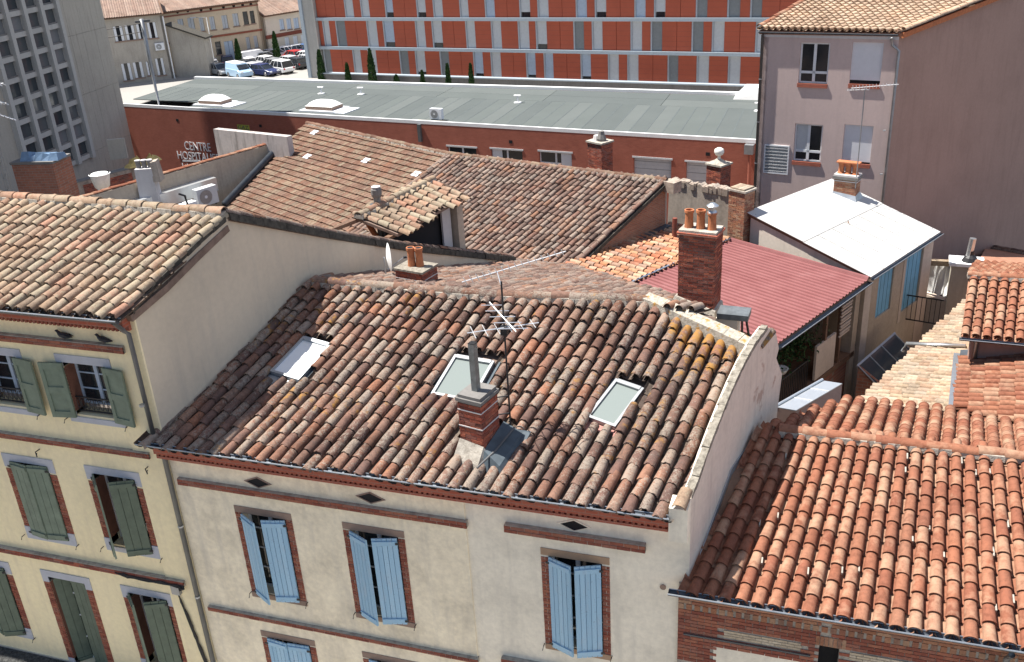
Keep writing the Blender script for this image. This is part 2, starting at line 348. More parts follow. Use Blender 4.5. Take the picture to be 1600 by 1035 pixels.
# ------------------------------------------------------------------ roof tiles
def cover_tile(L=.45, w0=.102, w1=.084, h=.1, th=.016, seg=8, jit=0.0, z0=.05, z1=.012, lip=False):
    V, Fs = [], []; rj = random.Random(int(jit * 1000) + seg)
    def arc(y, w, hh, z):
        i = len(V)
        for k in range(seg + 1):
            a = math.pi * k / seg; V.append(Vector((w * math.cos(a), y + (rj.uniform(-1, 1) * jit if y == 0 else 0), z + hh * math.sin(a))))
        return i
    def strip(a, b):
        for k in range(seg): Fs.append([a + k, a + k + 1, b + k + 1, b + k])
    bow = rj.uniform(-.2, 1) * jit
    o0 = arc(0, w0, h, z0); om = arc(L * .5, (w0 + w1) / 2, h * .96, (z0 + z1) / 2 + bow); o1 = arc(L, w1, h * .92, z1); strip(om, o0); strip(o1, om)
    a, b = arc(0, w0, h, z0), arc(0, w0 - th, h - th, z0)
    for k in range(seg + 1): V[b + k].y = V[a + k].y = V[o0 + k].y
    strip(a, b)
    c, d = arc(0.0001, w0 - th, h - th, z0), arc(.16, w0 - th, h - th, z0 - .01); strip(c, d)
    if lip:
        p, q, r_, s_ = arc(.0002, w0 + .007, h + .007, z0), arc(.03, w0 + .007, h + .007, z0 - .002), arc(.0302, w0 + .007, h + .007, z0 - .002), arc(.0305, w0 - .004, h - .004, z0 - .002)
        strip(q, p); strip(s_, r_)
    return V, Fs
def flat_tile(L=.4, w=.118, lip=.07):
    xs = [(-w, .03), (-.085, .004), (-.04, .02), (.04, .02), (.085, .004), (w, .02)]; V, Fs = [], []
    for y, z in ((0, lip), (L, 0.0)):
        for x, zz in xs: V.append(Vector((x, y, z + zz)))
    for x, zz in xs: V.append(Vector((x, 0, lip + zz)))
    for x, zz in xs: V.append(Vector((x, .004, zz - .02)))
    for k in range(5): Fs.append([k, k + 1, 7 + k, 6 + k]); Fs.append([12 + k + 1, 12 + k, 18 + k, 19 + k])
    return V, Fs
def mk_mesh(name, vf, mat, smooth=True):
    me = bpy.data.meshes.new(name); me.from_pydata([tuple(v) for v in vf[0]], [], vf[1])
    if smooth: me.polygons.foreach_set('use_smooth', [True] * len(me.polygons))
    me.materials.append(MAT[mat]); return me
def in_poly(p, poly):
    x, y = p; c = False; n = len(poly); j = n - 1
    for i in range(n):
        xi, yi = poly[i]; xj, yj = poly[j]
        if (yi > y) != (yj > y) and x < (xj - xi) * (y - yi) / (yj - yi) + xi: c = not c
        j = i
    return c
class Deck:                # a roof slope: plane with 2-d coordinates
    def __init__(s, p0, u, up):
        s.p0 = Vector(p0); s.u = Vector(u).normalized(); up = Vector(up); s.w = (up - s.u * up.dot(s.u)).normalized(); s.n = s.u.cross(s.w)
    def px(s, x, y, h=0.0): return onP(x, y, s.p0 + s.n * h, s.n) - s.n * h
    def c(s, P): d = Vector(P) - s.p0; return d.dot(s.u), d.dot(s.w)
    def at(s, a, b, h=0.0): return s.p0 + s.u * a + s.w * b + s.n * h
def vis(P, m=30):
    u, v = proj(P); return -m < u < 1600 + m and -m < v < 1035 + m
def tile_roof(root, dk, E0, E1, R0, R1, poly, pitch=.25, expo=.36, variants=None, mat='tile_old', holes=(), nind=300, dz=None, bed='tile_bed', jit=1.0, channel=True, name='roof_tile', chmat=None, even=False, minpx=0):
    E0, E1, R0, R1 = [Vector(p) for p in (E0, E1, R0, R1)]
    pl = [dk.c(p) for p in poly]; hl = [[dk.c(p) for p in h] for h in holes]
    vm = ((R0 + R1) - (E0 + E1)).normalized(); ue = (E1 - E0); perp = (ue - vm * ue.dot(vm)).length
    n = max(2, round(perp / pitch)); M, ch = [], MB(); dzf = dz or (lambda P: 0.0)
    def ok(P):
        c = dk.c(P); return in_poly(c, pl) and not any(in_poly(c, h) for h in hl)
    for i in range(n + 1):
        cs = i / n; s = (i + .5) / n
        E, Q = E0.lerp(E1, s), R0.lerp(R1, s); v = (Q - E).normalized(); Ln = (Q - E).length
        x = v.cross(dk.n).normalized()
        Ec, Qc = E0.lerp(E1, cs), R0.lerp(R1, cs); vc = (Qc - Ec).normalized(); xc = vc.cross(dk.n).normalized(); k = int(Ln / expo) + 2
        spE, spR = (E1 - E0).length / n, (R1 - R0).length / n; sk = abs((ue.normalized()).cross(v).length)
        cj = random.uniform(-.06, .06) * jit
        for j in range(-1, k):
            f = min(1, max(0, j * expo / Ln)); sc = (spE * (1 - f) + spR * f) * sk / pitch; sc = min(1.15, max(.75, sc))
            if i < n:
                P = E + v * (expo * j + cj + random.uniform(-.02, .02) * jit)
                if ok(P + v * expo * .5):
                    P = P + x * random.uniform(-.009, .009) * jit + dk.n * (dzf(P) + random.uniform(0, .01) * jit)
                    m = frame_matrix(P, x, v) @ Matrix.Rotation(random.gauss(0, .03) * jit, 4, 'Z') @ Matrix.Rotation(random.gauss(0, .02) * jit, 4, 'X') @ Matrix.Diagonal((sc * (1 + random.uniform(-.05, .05) * jit), 1 + random.uniform(-.04, .05) * jit, sc * (1 + random.uniform(-.08, .07) * jit), 1))
                    M.append((P, m))
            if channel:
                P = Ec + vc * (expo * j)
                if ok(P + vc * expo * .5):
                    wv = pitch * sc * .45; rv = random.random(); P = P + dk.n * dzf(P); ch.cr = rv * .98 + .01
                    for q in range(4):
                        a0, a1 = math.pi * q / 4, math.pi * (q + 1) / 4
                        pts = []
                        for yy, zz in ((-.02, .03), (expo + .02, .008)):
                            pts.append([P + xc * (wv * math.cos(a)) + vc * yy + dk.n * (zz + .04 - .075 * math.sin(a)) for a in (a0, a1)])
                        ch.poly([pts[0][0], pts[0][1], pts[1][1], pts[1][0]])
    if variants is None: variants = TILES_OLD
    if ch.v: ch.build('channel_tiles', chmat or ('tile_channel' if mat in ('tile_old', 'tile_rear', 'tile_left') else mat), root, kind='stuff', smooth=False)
    vi = [q for q in M if vis(q[0])]; rest = [q for q in M if not vis(q[0])]
    vi.sort(key=lambda q: (q[0] - CAM).length)
    ind, more = vi[:nind], vi[nind:] + rest
    meshes = [mk_mesh(name, vf, mat) for vf in variants]
    for P, m in ind: inst(random.choice(meshes), name, root, m)
    if more:
        mb = MB()
        for P, m in more:
            V, Fs = random.choice(variants); mb.add(V, Fs, m, random.random() * .98 + .01)
        mb.build('far_' + name + 's' if ind else name + 's', mat, root, smooth=True, kind='stuff')
    return len(ind)
TILES_OLD = [cover_tile(jit=.012), cover_tile(w0=.107, w1=.088, h=.095, jit=.018), cover_tile(w0=.1, w1=.083, h=.104, jit=.007), cover_tile(L=.43, w0=.108, jit=.024)]
TILES_NEW = [cover_tile(w0=.105, w1=.088, h=.1, jit=.001, lip=True)]
TILES_FLAT = [flat_tile()]
def ridge_tiles(root, path, r=.12, L=.36, mat='tile_old', name='ridge_tile', mortar='mortar', flat=.8, bed=True):
    path = [Vector(p) for p in path]; mesh = None
    vf = cover_tile(L + .05, r, r * .86, r * flat, .018, 8, .008, .012, 0)
    me = mk_mesh(name, vf, mat); bd = MB()
    for a, b in zip(path[:-1], path[1:]):
        d = (b - a); n = max(1, round(d.length / L)); v = d.normalized(); x = v.cross(Vector((0, 0, 1))).normalized()
        for k in range(n):
            P = a + d * (k / n); P.z += random.uniform(-.012, .012)
            inst(me, name, root, frame_matrix(P, x, v) @ Matrix.Rotation(random.gauss(0, .03), 4, 'Z') @ Matrix.Diagonal((1, d.length / n / L, 1, 1)))
        if bed:
            for k in range(max(2, int(d.length / .12))):
                t0, t1 = k / max(2, int(d.length / .12)), (k + 1) / max(2, int(d.length / .12)); w = r * 1.12 + random.uniform(-.02, .02)
                pa, pb = a + d * t0, a + d * t1
                bd.hexa([pa - x * w - Vector((0, 0, .09)), pa + x * w - Vector((0, 0, .09)), pb + x * w - Vector((0, 0, .09)), pb - x * w - Vector((0, 0, .09)),
                         pa - x * w * .85 + Vector((0, 0, .02)), pa + x * w * .85 + Vector((0, 0, .02)), pb + x * w * .85 + Vector((0, 0, .02)), pb - x * w * .85 + Vector((0, 0, .02))])
    if bed: bd.build('ridge_mortar', mortar, root)
def deck_slab(root, dk, poly, mat='tile_bed', th=.14, drop=.02, name='roof_deck'):
    return MB().prism([Vector(p) - dk.n * drop for p in poly], -dk.n * th).build(name, mat, root)
# ------------------------------------------------------------------ bricks, chimneys
def brick_rows(mb, fr, a0, a1, b0, b1, c0, bw=.215, bh=.062, gap=.011, proud=.012, rj=.004, skip=None):
    row = 0; b = b0
    while b + bh <= b1 + .02:
        a = a0 - (bw * .5 if row % 2 else 0)
        while a < a1 - .02:
            x0, x1 = max(a, a0), min(a + bw, a1)
            if x1 - x0 > .03 and not (skip and skip((x0 + x1) / 2, b + bh / 2)):
                mb.cr = random.random() * .98 + .01; q = random.uniform(-rj, rj)
                mb.box(fr, x0, x1, b, min(b + bh, b1), c0 - .02, c0 + proud + q)
            a += bw + gap
        b += bh + gap; row += 1
    mb.cr = 0.0
def stack(root, x, y, zb, zt, wu, wv, u, mat='brick_chimney', core='mortar', name='chimney', bh=.062, bw=.215):
    """brick stack centred on x, y: core mesh is the part, its bricks one sub-part"""
    u = Vector((*u, 0)).normalized(); v = Vector((-u.y, u.x, 0)); c = Vector((x, y, 0))
    f0 = Fr(c, u)
    p = MB().box(f0, -wu / 2 + .012, wu / 2 - .012, zb, zt, -wv / 2 + .012, wv / 2 - .012).build(name, core, root)
    mb = MB()
    for fr, w, d in ((Fr(c, u), wu, wv), (Fr(c, v), wv, wu), (Fr(c, -u), wu, wv), (Fr(c, -v), wv, wu)):
        brick_rows(mb, fr, -w / 2, w / 2, zb, zt, d / 2 - .012, bw, bh)
    mb.build('brickwork', mat, p, kind='stuff'); return p, f0
def pot(p, base, h=.45, r=.11, mat='terracotta_pot', n=14, rim=True):
    base = Vector(base)
    pr = [(r * 1.12, 0), (r * 1.05, h * .18), (r * .95, h * .5), (r * .95, h * .84)] + ([(r * 1.15, h * .86), (r * 1.15, h), (r * .85, h), (r * .8, h * .7)] if rim else [(r * .95, h), (r * .75, h), (r * .7, h * .7)])
    return MB().lathe(pr, base, n).build('chimney_pot', mat, p, smooth=False)
# ------------------------------------------------------------------ walls and windows
def holed_wall(mb, fr, a0, a1, b0, b1, holes, depth=.28, c=0.0):
    A = sorted({a0, a1, *[q for h in holes for q in h[:2] if a0 < q < a1]}); B = sorted({b0, b1, *[q for h in holes for q in h[2:4] if b0 < q < b1]})
    for i in range(len(A) - 1):
        for j in range(len(B) - 1):
            am, bm = (A[i] + A[i + 1]) / 2, (B[j] + B[j + 1]) / 2
            if any(h[0] < am < h[1] and h[2] < bm < h[3] for h in holes): continue
            mb.poly([fr.p(A[i], B[j], c), fr.p(A[i + 1], B[j], c), fr.p(A[i + 1], B[j + 1], c), fr.p(A[i], B[j + 1], c)])
    for h in holes:
        x0, x1, y0, y1 = h[:4]; Q = [(x0, y0), (x1, y0), (x1, y1), (x0, y1)]
        for k in range(4):
            p, q = Q[k], Q[(k + 1) % 4]; mb.poly([fr.p(*p, c), fr.p(*q, c), fr.p(*q, c - depth), fr.p(*p, c - depth)])
    for p, q in (((a0, b0), (a0, b1)), ((a1, b0), (a1, b1)), ((a0, b1), (a1, b1))):
        mb.poly([fr.p(*p, c), fr.p(*q, c), fr.p(*q, c - depth), fr.p(*p, c - depth)])
def casement(root, fr, a0, a1, b0, b1, c, mat='white_frame', rows=3, fw=.05, name='window'):
    """two-leaf window: frame is the part, panes are sub-parts"""
    mb = MB(); am = (a0 + a1) / 2
    mb.box(fr, a0, a0 + fw, b0, b1, c - .05, c); mb.box(fr, a1 - fw, a1, b0, b1, c - .05, c)
    mb.box(fr, a0 + fw, a1 - fw, b0, b0 + fw, c - .05, c); mb.box(fr, a0 + fw, a1 - fw, b1 - fw, b1, c - .05, c); mb.box(fr, am - fw * .8, am + fw * .8, b0 + fw, b1 - fw, c - .05, c + .01)
    for k in range(1, rows):
        z = b0 + (b1 - b0) * k / rows
        for x0, x1 in ((a0 + fw, am - fw * .8), (am + fw * .8, a1 - fw)): mb.box(fr, x0, x1, z - .013, z + .013, c - .045, c - .005)
    w = mb.build(name, mat, root)
    for x0, x1 in ((a0 + fw, am - fw * .8), (am + fw * .8, a1 - fw)):
        MB().box(fr, x0, x1, b0 + fw, b1 - fw, c - .035, c - .025).build('pane', 'glass_dark', w)
    MB().poly([fr.p(a0, b0, c - .25), fr.p(a1, b0, c - .25), fr.p(a1, b1, c - .25), fr.p(a0, b1, c - .25)]).__class__
    return w
def backing(mb, fr, a0, a1, b0, b1, c): mb.poly([fr.p(a0, b0, c), fr.p(a1, b0, c), fr.p(a1, b1, c), fr.p(a0, b1, c)])
def plank_shutter(root, fr, hinge, w, b0, b1, c, ang, side, mat, n=5, ledge=True, seed=0):
    """leaf hinged at u=hinge; side=+1 leaf extends to +u; ang opens it outward; planks are sub-parts"""
    o = fr.p(hinge, 0, c); d = fr.u * side * math.cos(ang) + fr.n * math.sin(ang)
    f2 = Fr(o, d if side > 0 else -d, fr.v); s0, s1 = (0, w) if side > 0 else (-w, 0)
    sh = MB().box(f2, s0 + .004, s1 - .004, b0 + .006, b1 - .006, -.02, -.008).build('shutter', mat, root); rng = random.Random(seed)
    for z in (b0 + .10, b1 - .10):
        MB().box(f2, s0 + .015, s1 - .015, z - .045, z + .045, .0175, .036).build('ledge', mat, sh); MB().box(f2, -.035, .035, z - .02, z + .02, .0365, .05).build('hinge', 'iron', sh)
    for k in range(n):
        p0, p1 = s0 + w * k / n, s0 + w * (k + 1) / n; q = rng.uniform(-.002, .002)
        MB().box(f2, p0 + .005, p1 - .005, b0 + rng.uniform(-.004, .004), b1 + rng.uniform(-.004, .004), -.0075, .014 + q).build('plank', mat, sh)
    return sh
def box_px(mb, fr, pts, c0, c1):      # rectangle from pixel corners
    q = [fr.px(*p, c1) for p in pts]; a = [x[0] for x in q]; b = [x[1] for x in q]
    mb.box(fr, min(a), max(a), min(b), max(b), c0, c1); return min(a), max(a), min(b), max(b)
def rect_px(fr, tl, tr, bl, br, c=0.0):
    tl, tr, bl, br = [fr.px(*p, c) for p in (tl, tr, bl, br)]
    return (tl[0] + bl[0]) / 2, (tr[0] + br[0]) / 2, (bl[1] + br[1]) / 2, (tl[1] + tr[1]) / 2
def gutter(root, a, b, r=.075, mat='zinc', dark='zinc_dark', name='gutter'):
    a, b = Vector(a), Vector(b); d = (b - a).normalized(); s = d.cross(Vector((0, 0, 1))).normalized(); mb = MB(); n = 8
    ring = [(math.cos(math.pi * k / n), -math.sin(math.pi * k / n)) for k in range(n + 1)]
    for rr in (r, r - .006):
        for k in range(n):
            p, q = ring[k], ring[k + 1]; mb.poly([a + s * p[0] * rr + Vector((0, 0, p[1] * rr)), b + s * p[0] * rr + Vector((0, 0, p[1] * rr)), b + s * q[0] * rr + Vector((0, 0, q[1] * rr)), a + s * q[0] * rr + Vector((0, 0, q[1] * rr))])
    for e in (a, b): mb.poly([e + s * p[0] * r + Vector((0, 0, p[1] * r)) for p in ring])
    g = mb.build(name, dark, root)
    MB().tube([a + s * r, b + s * r], .012, 6).build('gutter_lip', mat, g); MB().tube([a - s * r, b - s * r], .008, 5).build('gutter_lip', mat, g)
    return g
def downpipe(root, pts, r=.045, mat='pipe_grey', name='downpipe'):
    p = MB().tube(pts, r, 8).build(name, mat, root, smooth=True); a, b = Vector(pts[0]), Vector(pts[-1])
    L = (b - a).length
    for k in range(1, int(L / 1.8) + 1):
        q = a.lerp(b, k * 1.8 / L); MB().lathe([(r + .008, -.02), (r + .008, .02)], q, 8).build('pipe_clip', 'zinc', p)
    return p
def yagi(mb, o, d, L, n, el, up=(0, 0, 1), r=.006):
    o = Vector(o); d = Vector(d).normalized(); s = d.cross(Vector(up)).normalized()
    mb.tube([o, o + d * L], r * 1.4, 5)
    for k in range(n):
        p = o + d * (L * (k + .5) / n); e = el * (1 - .35 * k / n); mb.tube([p - s * e, p + s * e], r, 4)
def text_mesh(root, s, fr, a, b, h, mat, c=.01, name='lettering', w=None):
    cu = bpy.data.curves.new('t', 'FONT'); cu.body = s; cu.size = 1.0; cu.extrude = .02; cu.align_x = 'LEFT'
    o = bpy.data.objects.new('t', cu); COL.objects.link(o); bpy.context.view_layer.update()
    me = bpy.data.meshes.new_from_object(o.evaluated_get(bpy.context.evaluated_depsgraph_get())); bpy.data.objects.remove(o)
    xs = [v.co.x for v in me.vertices]; ys = [v.co.y for v in me.vertices]; x0, x1, y0, y1 = min(xs), max(xs), min(ys), max(ys)
    kh = h / (y1 - y0); kw = (w / (x1 - x0)) if w else kh; og = ORG[root.name]
    for v in me.vertices:
        p = fr.p(a + (v.co.x - x0) * kw, b + (v.co.y - y0) * kh, c + v.co.z * .5); v.co = p - og
    me.name = name; me.materials.clear(); me.materials.append(MAT[mat]); q = bpy.data.objects.new(name, me); COL.objects.link(q); q.parent = root; ORG[q.name] = og; return q
X = Vector((1, 0, 0)); Y = Vector((0, 1, 0)); Zv = Vector((0, 0, 1))
FM = Fr((0, 0, 0), (1, 0, 0))          # the street front, y = 0
E1 = Vector((.857, -.51, 0)).normalized(); E2 = Vector((.45, .89, 0)).normalized()
# ================================================================== ground
gm = MB(); gm.poly([(-600, -300, 0), (600, -300, 0), (600, 900, 0), (-600, 900, 0)]); go = gm.build('ground', 'earth'); go['kind'] = 'structure'
gm = MB(); gm.poly([(-120, -9, .004), (120, -9, .004), (120, -1.6, .004), (-120, -1.6, .004)]); go = gm.build('street', 'street_bounce'); go['kind'] = 'structure'
gm = MB(); gm.hexa([(-120, -1.6, 0), (120, -1.6, 0), (120, -.02, 0), (-120, -.02, 0), (-120, -1.6, .13), (120, -1.6, .13), (120, -.02, .13), (-120, -.02, .13)]); go = gm.build('pavement', 'pavement'); go['kind'] = 'structure'
gm = MB(); gm.poly([(-150, 63, .008), (40, 63, .008), (40, 170, .008), (-150, 170, .008)]); go = gm.build('car_park', 'forecourt'); go['kind'] = 'structure'
# ================================================================== main house
MH = thing('rendered_house', 'cream rendered house with pale blue shutters under a mossy curved tile roof with three skylights', 'house', (-6.8, 2.4, 0))
SK = Vector((.17, 1, 0))
dm = Deck((0, -.3, 10.24), X, (0, 1, .3))
xl, xr, xs = -11.85, -1.72, onY(736, 900, 0).x
wins = []
for tl, tr, bl, br in (((366.7, 787.7), (456, 802), (396, 927), (482, 948)), ((537, 816.4), (633, 827), (557.7, 964.3), (649, 977)), ((844.7, 855.3), (952.4, 871.7), (852.9, 1013.7), (954.7, 1030.2))):
    wins.append(rect_px(FM, tl, tr, bl, br))
lw = []
for (tl, tr) in (((408, 982), (492.7, 1000.8)), ((567, 1018), (655.7, 1031.6))):
    a, b = FM.px(*tl), FM.px(*tr); z = (a[1] + b[1]) / 2; lw.append((a[0], b[0], z - 2.35, z))
lw.append((wins[2][0], wins[2][1], lw[0][3] - 2.35, lw[0][3]))
JW, LT = .135, .15
def opening(w): return (w[0] + JW, w[1] - JW, w[2] + LT, w[3] - LT)
zc = FM.px(863, 798, .1)[1] + .02        # underside of the cornice
left = [w for w in wins[:2] + lw[:2]]; right = [wins[2], lw[2]]
mb = MB(); holed_wall(mb, FM, xl + .005, xs, .13, zc + .3, [opening(w) for w in left], .3, .03); mb.build('front_wall', 'plaster_main', MH)
mb = MB(); holed_wall(mb, FM, xs, xr, .13, zc + .3, [opening(w) for w in right], .3, 0.0); mb.build('front_wall', 'plaster_right', MH)
for i, w in enumerate(wins + lw):
    c = .03 if w in left else 0.0; o = opening(w); lm = 'lintel_tan' if w is wins[2] else 'lintel_brown'
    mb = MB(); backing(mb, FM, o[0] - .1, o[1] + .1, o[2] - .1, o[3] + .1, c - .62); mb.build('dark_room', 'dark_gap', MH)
    wn_ = casement(MH, FM, o[0], o[1], o[2], o[3], c - .2, 'white_frame', 4)
    su = MB().box(FM, w[0], w[1], w[3] - LT, w[3], c - .1, c + .012).build('lintel', lm, MH); MB().box(FM, w[0], w[1], w[2], w[2] + LT * .8, c - .1, c + .02).build('window_sill', lm, MH)
    mb = MB()
    for a0, a1 in ((w[0], w[0] + JW), (w[1] - JW, w[1])): brick_rows(mb, FM, a0, a1, w[2] + LT * .8 + .005, w[3] - LT - .005, c - .004, .135, .056, .01, .014)
    mb.build('jamb_bricks', 'brick_red', su, kind='stuff')
    ow = (o[1] - o[0]) / 2; b0, b1 = o[2] - .06, o[3] - .01
    an = (.5, .42, .36, .1, .12, .15)[i]; an2 = (.22, .26, .36, .06, .1, .12)[i]
    plank_shutter(MH, FM, o[0] + .01, ow - .012, b0, b1, c + .03, an, +1, 'blue_shutter', 5, seed=i * 2); plank_shutter(MH, FM, o[1] - .01, ow - .012, b0, b1, c + .03, an2, -1, 'blue_shutter', 5, seed=i * 2 + 1)
    for a in (w[0] - .02, w[1] + .02): MB().tube([FM.p(a, w[2] + .1, c), FM.p(a, w[2] + .1, c + .07), FM.p(a - .02, w[2] + .0, c + .08)], .009, 5).build('shutter_catch', 'iron', MH)
# string courses
def string_px(root, fr, l0, r0, th, c, name='string_course', mat='brick_red', base=0.0):
    a, b = fr.px(*l0, c), fr.px(*r0, c); z = (a[1] + b[1]) / 2
    s = MB().box(fr, a[0], b[0], z - th, z, base - .02, c).build(name, 'mortar', root)
    mb = MB(); brick_rows(mb, fr, a[0], b[0], z - th, z - .012, c - .004, .24, th * .5 - .012, .01, .012); 
    mb.build('course_bricks', mat, s, kind='stuff'); return z
z1 = string_px(MH, FM, (276.6, 750), (728, 814), .14, .10, base=.03)
string_px(MH, FM, (787, 820), (1008, 854), .15, .10)
z2 = string_px(MH, FM, (325, 952), (746, 1027), .1, .10, base=.03)
string_px(MH, FM, (783, 1033), (1040, 1075), .1, .10)
for px in ((403, 754), (579, 778), (897, 821)):
    c = .03 if px[0] < 700 else 0.0; a, b = FM.px(*px, c); dw, dh = .25, .105
    d = MB(); k = 1.22
    for q in range(4):
        A = [(dw, 0), (0, dh), (-dw, 0), (0, -dh)]; p, r_ = A[q], A[(q + 1) % 4]
        d.hexa([FM.p(a + p[0], b + p[1], c - .01), FM.p(a + r_[0], b + r_[1], c - .01), FM.p(a + r_[0] * k, b + r_[1] * k, c - .01), FM.p(a + p[0] * k, b + p[1] * k, c - .01),
                FM.p(a + p[0], b + p[1], c + .016), FM.p(a + r_[0], b + r_[1], c + .016), FM.p(a + r_[0] * k, b + r_[1] * k, c + .012), FM.p(a + p[0] * k, b + p[1] * k, c + .012)])
    o = d.build('diamond_vent', 'lintel_brown' if px[0] < 700 else 'plaster_right', MH)
    MB().prism([FM.p(a + p[0], b + p[1], c + .003) for p in ((dw, 0), (0, dh), (-dw, 0), (0, -dh))], FM.n * .003).build('vent_dark_panel', 'dark_gap', o)  # solid dark panel, no hole cut: shade of the recess as colour
# cornice with a row of brick teeth
s = MB(); s.box(FM, xl - .1, -2.02, zc + .1, zc + .3, -.02, .27); s.box(FM, xl - .1, -2.05, zc + .02, zc + .1, -.02, .14); s.box(FM, xl - .1, -2.05, zc - .03, zc + .02, -.02, .22)
cn = s.build('cornice', 'brick_wall_x', MH); s = MB(); a = xl - .1
while a < -2.12: s.cr = random.random() * .9 + .05; s.box(FM, a, a + .055, zc + .021, zc + .098, .13, .215); a += .1
s.build('cornice_teeth', 'brick_red', cn, kind='stuff')
zg = dm.p0.z + .02
gutter(MH, (xl - .35, -.37, zg + .045), (-2.0, -.37, zg + .045), .055)
pa, pb = FM.px(257.8, 719, .1), FM.px(330, 1035, .1)
downpipe(MH, [(pa[0], -.1, zc + .1), ((pa[0] + pb[0]) / 2, -.1, pb[1] - 3)], .05)
# roof, street side
poly = [dm.px(*p, .1) for p in ((225, 697), (1052, 830), (1087, 772), (1113, 703), (1143, 622), (1176, 548), (1005, 470), (900, 464), (750, 459), (490, 439), (466, 436), (418, 470), (352, 545), (297, 608), (238, 668))]
poly[0] = Vector((-12.25, -.37, dm.p0.z - .02)); poly[1] = Vector((-1.85, -.37, dm.p0.z - .02)); 
for i_ in (1, 2, 3, 4, 5): poly[i_] = poly[i_] - X * .13
Le = 5.15
Ea, Eb = Vector((-12.15, -.36, dm.p0.z - .018)), Vector((-1.8, -.36, dm.p0.z - .018)); up = Vector((.17, 1, .3)) * Le
sky_px = [((468, 516), (511, 529), (468, 586), (421, 573)), ((709, 545), (768, 556), (738, 618), (670, 607)), ((960, 582), (1003, 597), (963, 659), (916, 642))]
def shrink(q, k):
    c = sum((Vector(p) for p in q), Vector()) / 4; return [c + (Vector(p) - c) * k for p in q]
skq = [[dm.px(*p, .17) + dm.n * .03 for p in q] for q in sky_px]
chq = [dm.px(*p, .05) for p in ((712, 660), (790, 655), (800, 690), (752, 720), (712, 705))]
def sag(P):
    t = (P.y + .3) / 5.0; return -.07 * math.sin(math.pi * min(1, max(0, t))) + .018 * math.sin(P.x * 1.3) + .014 * math.sin(P.x * 2.9 + P.y * 1.7)
tile_roof(MH, dm, Ea, Eb, Ea + up, Eb + up, poly, .25, .355, TILES_OLD, 'tile_old', [shrink(q, 1.2) for q in skq] + [chq], 300, sag)
dpl = list(poly)
dpl[0] = dpl[0] + Vector((.1, .2, .06)); dpl[1] = dpl[1] + Vector((0, .2, .06))
for i_ in (1, 2, 3, 4, 5): dpl[i_] = dpl[i_] - X * .22
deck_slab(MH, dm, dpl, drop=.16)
# roof, yard side
s_b = .325; db = Deck((0, 4.65, 11.72), -X, (0, -1, s_b))
bk = [(-11.05, 4.7), (-3.3, 4.7), (-1.9, 4.2), (-2.75, 5.75), (-4.6, 9.1), (-7.6, 14.4), (-9.7, 15.6), (-10.9, 5.6)]
bpoly = [Vector((x, y, 11.72 - s_b * (y - 4.65))) for x, y in bk]
v = Vector((.3, 1, -s_b)).normalized() * 12
tile_roof(MH, db, Vector((-13.6, 15.9, 11.72 - s_b * 11.25)), Vector((1.5, 15.9, 11.72 - s_b * 11.25)), Vector((-13.6, 15.9, 11.72 - s_b * 11.25)) - v, Vector((1.5, 15.9, 11.72 - s_b * 11.25)) - v, bpoly, .25, .36, TILES_OLD, 'tile_rear', [], 0, None, name='yard_roof_tile')
deck_slab(MH, db, bpoly, drop=.07)
rz = .06
ridge_tiles(MH, [dm.px(490, 438, .1) + Zv * rz, dm.px(750, 458, .1) + Zv * rz, dm.px(1008, 468, .1) + Zv * rz], .13, .4, 'tile_old')
# mortared slanting end of the roof
a, b = dm.px(1008, 466, .12), dm.px(1180, 544, .12); d = (b - a); x = d.normalized().cross(dm.n).normalized(); mb = MB(); nn = 16
for k in range(nn):
    p, q = a + d * (k / nn), a + d * ((k + 1) / nn); w = .13; h = .17 + random.uniform(-.01, .01)
    mb.hexa([p - x * w - Zv * .1, p + x * w - Zv * .1, q + x * w - Zv * .1, q - x * w - Zv * .1, p - x * w + Zv * h, p + x * w * .8 + Zv * h, q + x * w * .8 + Zv * h, q - x * w + Zv * h])
mb.build('slanting_verge', 'mortar_lichen', MH)
ridge_tiles(MH, [b + Vector((.02, .08, .05)), b + Vector((.2, .75, .07))], .12, .5, 'tile_old', 'verge_tile', bed=False)
# right party wall standing above the neighbour's roof
frw = Fr((-1.72, 0, 0), (.2, 1, 0)); wt = [(1081, 775), (1092, 748), (1104, 712), (1118, 674), (1133, 636), (1148, 600), (1164, 566), (1182, 535), (1199, 512), (1212, 518), (1217, 545), (1213, 560), (1222, 585), (1218, 615), (1214, 648)]
pts = [frw.px(*p) for p in wt]; poly2 = [(0.0, 6.0), (0.0, pts[0][1])] + pts[1:] + [(pts[-1][0], 5.0)]
MB().prism([frw.p(a, b) for a, b in poly2], -frw.n * .16).build('party_wall', 'plaster_peel', MH)
# ragged mortar cope and verge tiles along that wall
mb = MB()
for (a0, b0), (a1, b1) in zip(pts[:8], pts[1:9]):
    for k in range(4):
        p, q = frw.p(a0 + (a1 - a0) * k / 4, b0 + (b1 - b0) * k / 4), frw.p(a0 + (a1 - a0) * (k + 1) / 4, b0 + (b1 - b0) * (k + 1) / 4); h = random.uniform(.02, .05); w = random.uniform(-.02, .02)
        mb.hexa([p - frw.n * .17 - Zv * .1, p + frw.n * (.012 + w * .3) - Zv * .05, q + frw.n * (.012 + w * .3) - Zv * .05, q - frw.n * .17 - Zv * .1, p - frw.n * (.12 + w) + Zv * h, p + frw.n * .005 + Zv * h, q + frw.n * .005 + Zv * h, q - frw.n * (.12 + w) + Zv * h])
mb.build('wall_cope', 'cope_mortar', MH)
MB().box(Fr((-2.02, 0, 0), X), 0, .3, zc - .1, pts[0][1] - .02, -.02, .36).build('eave_pier', 'plaster_right', MH)
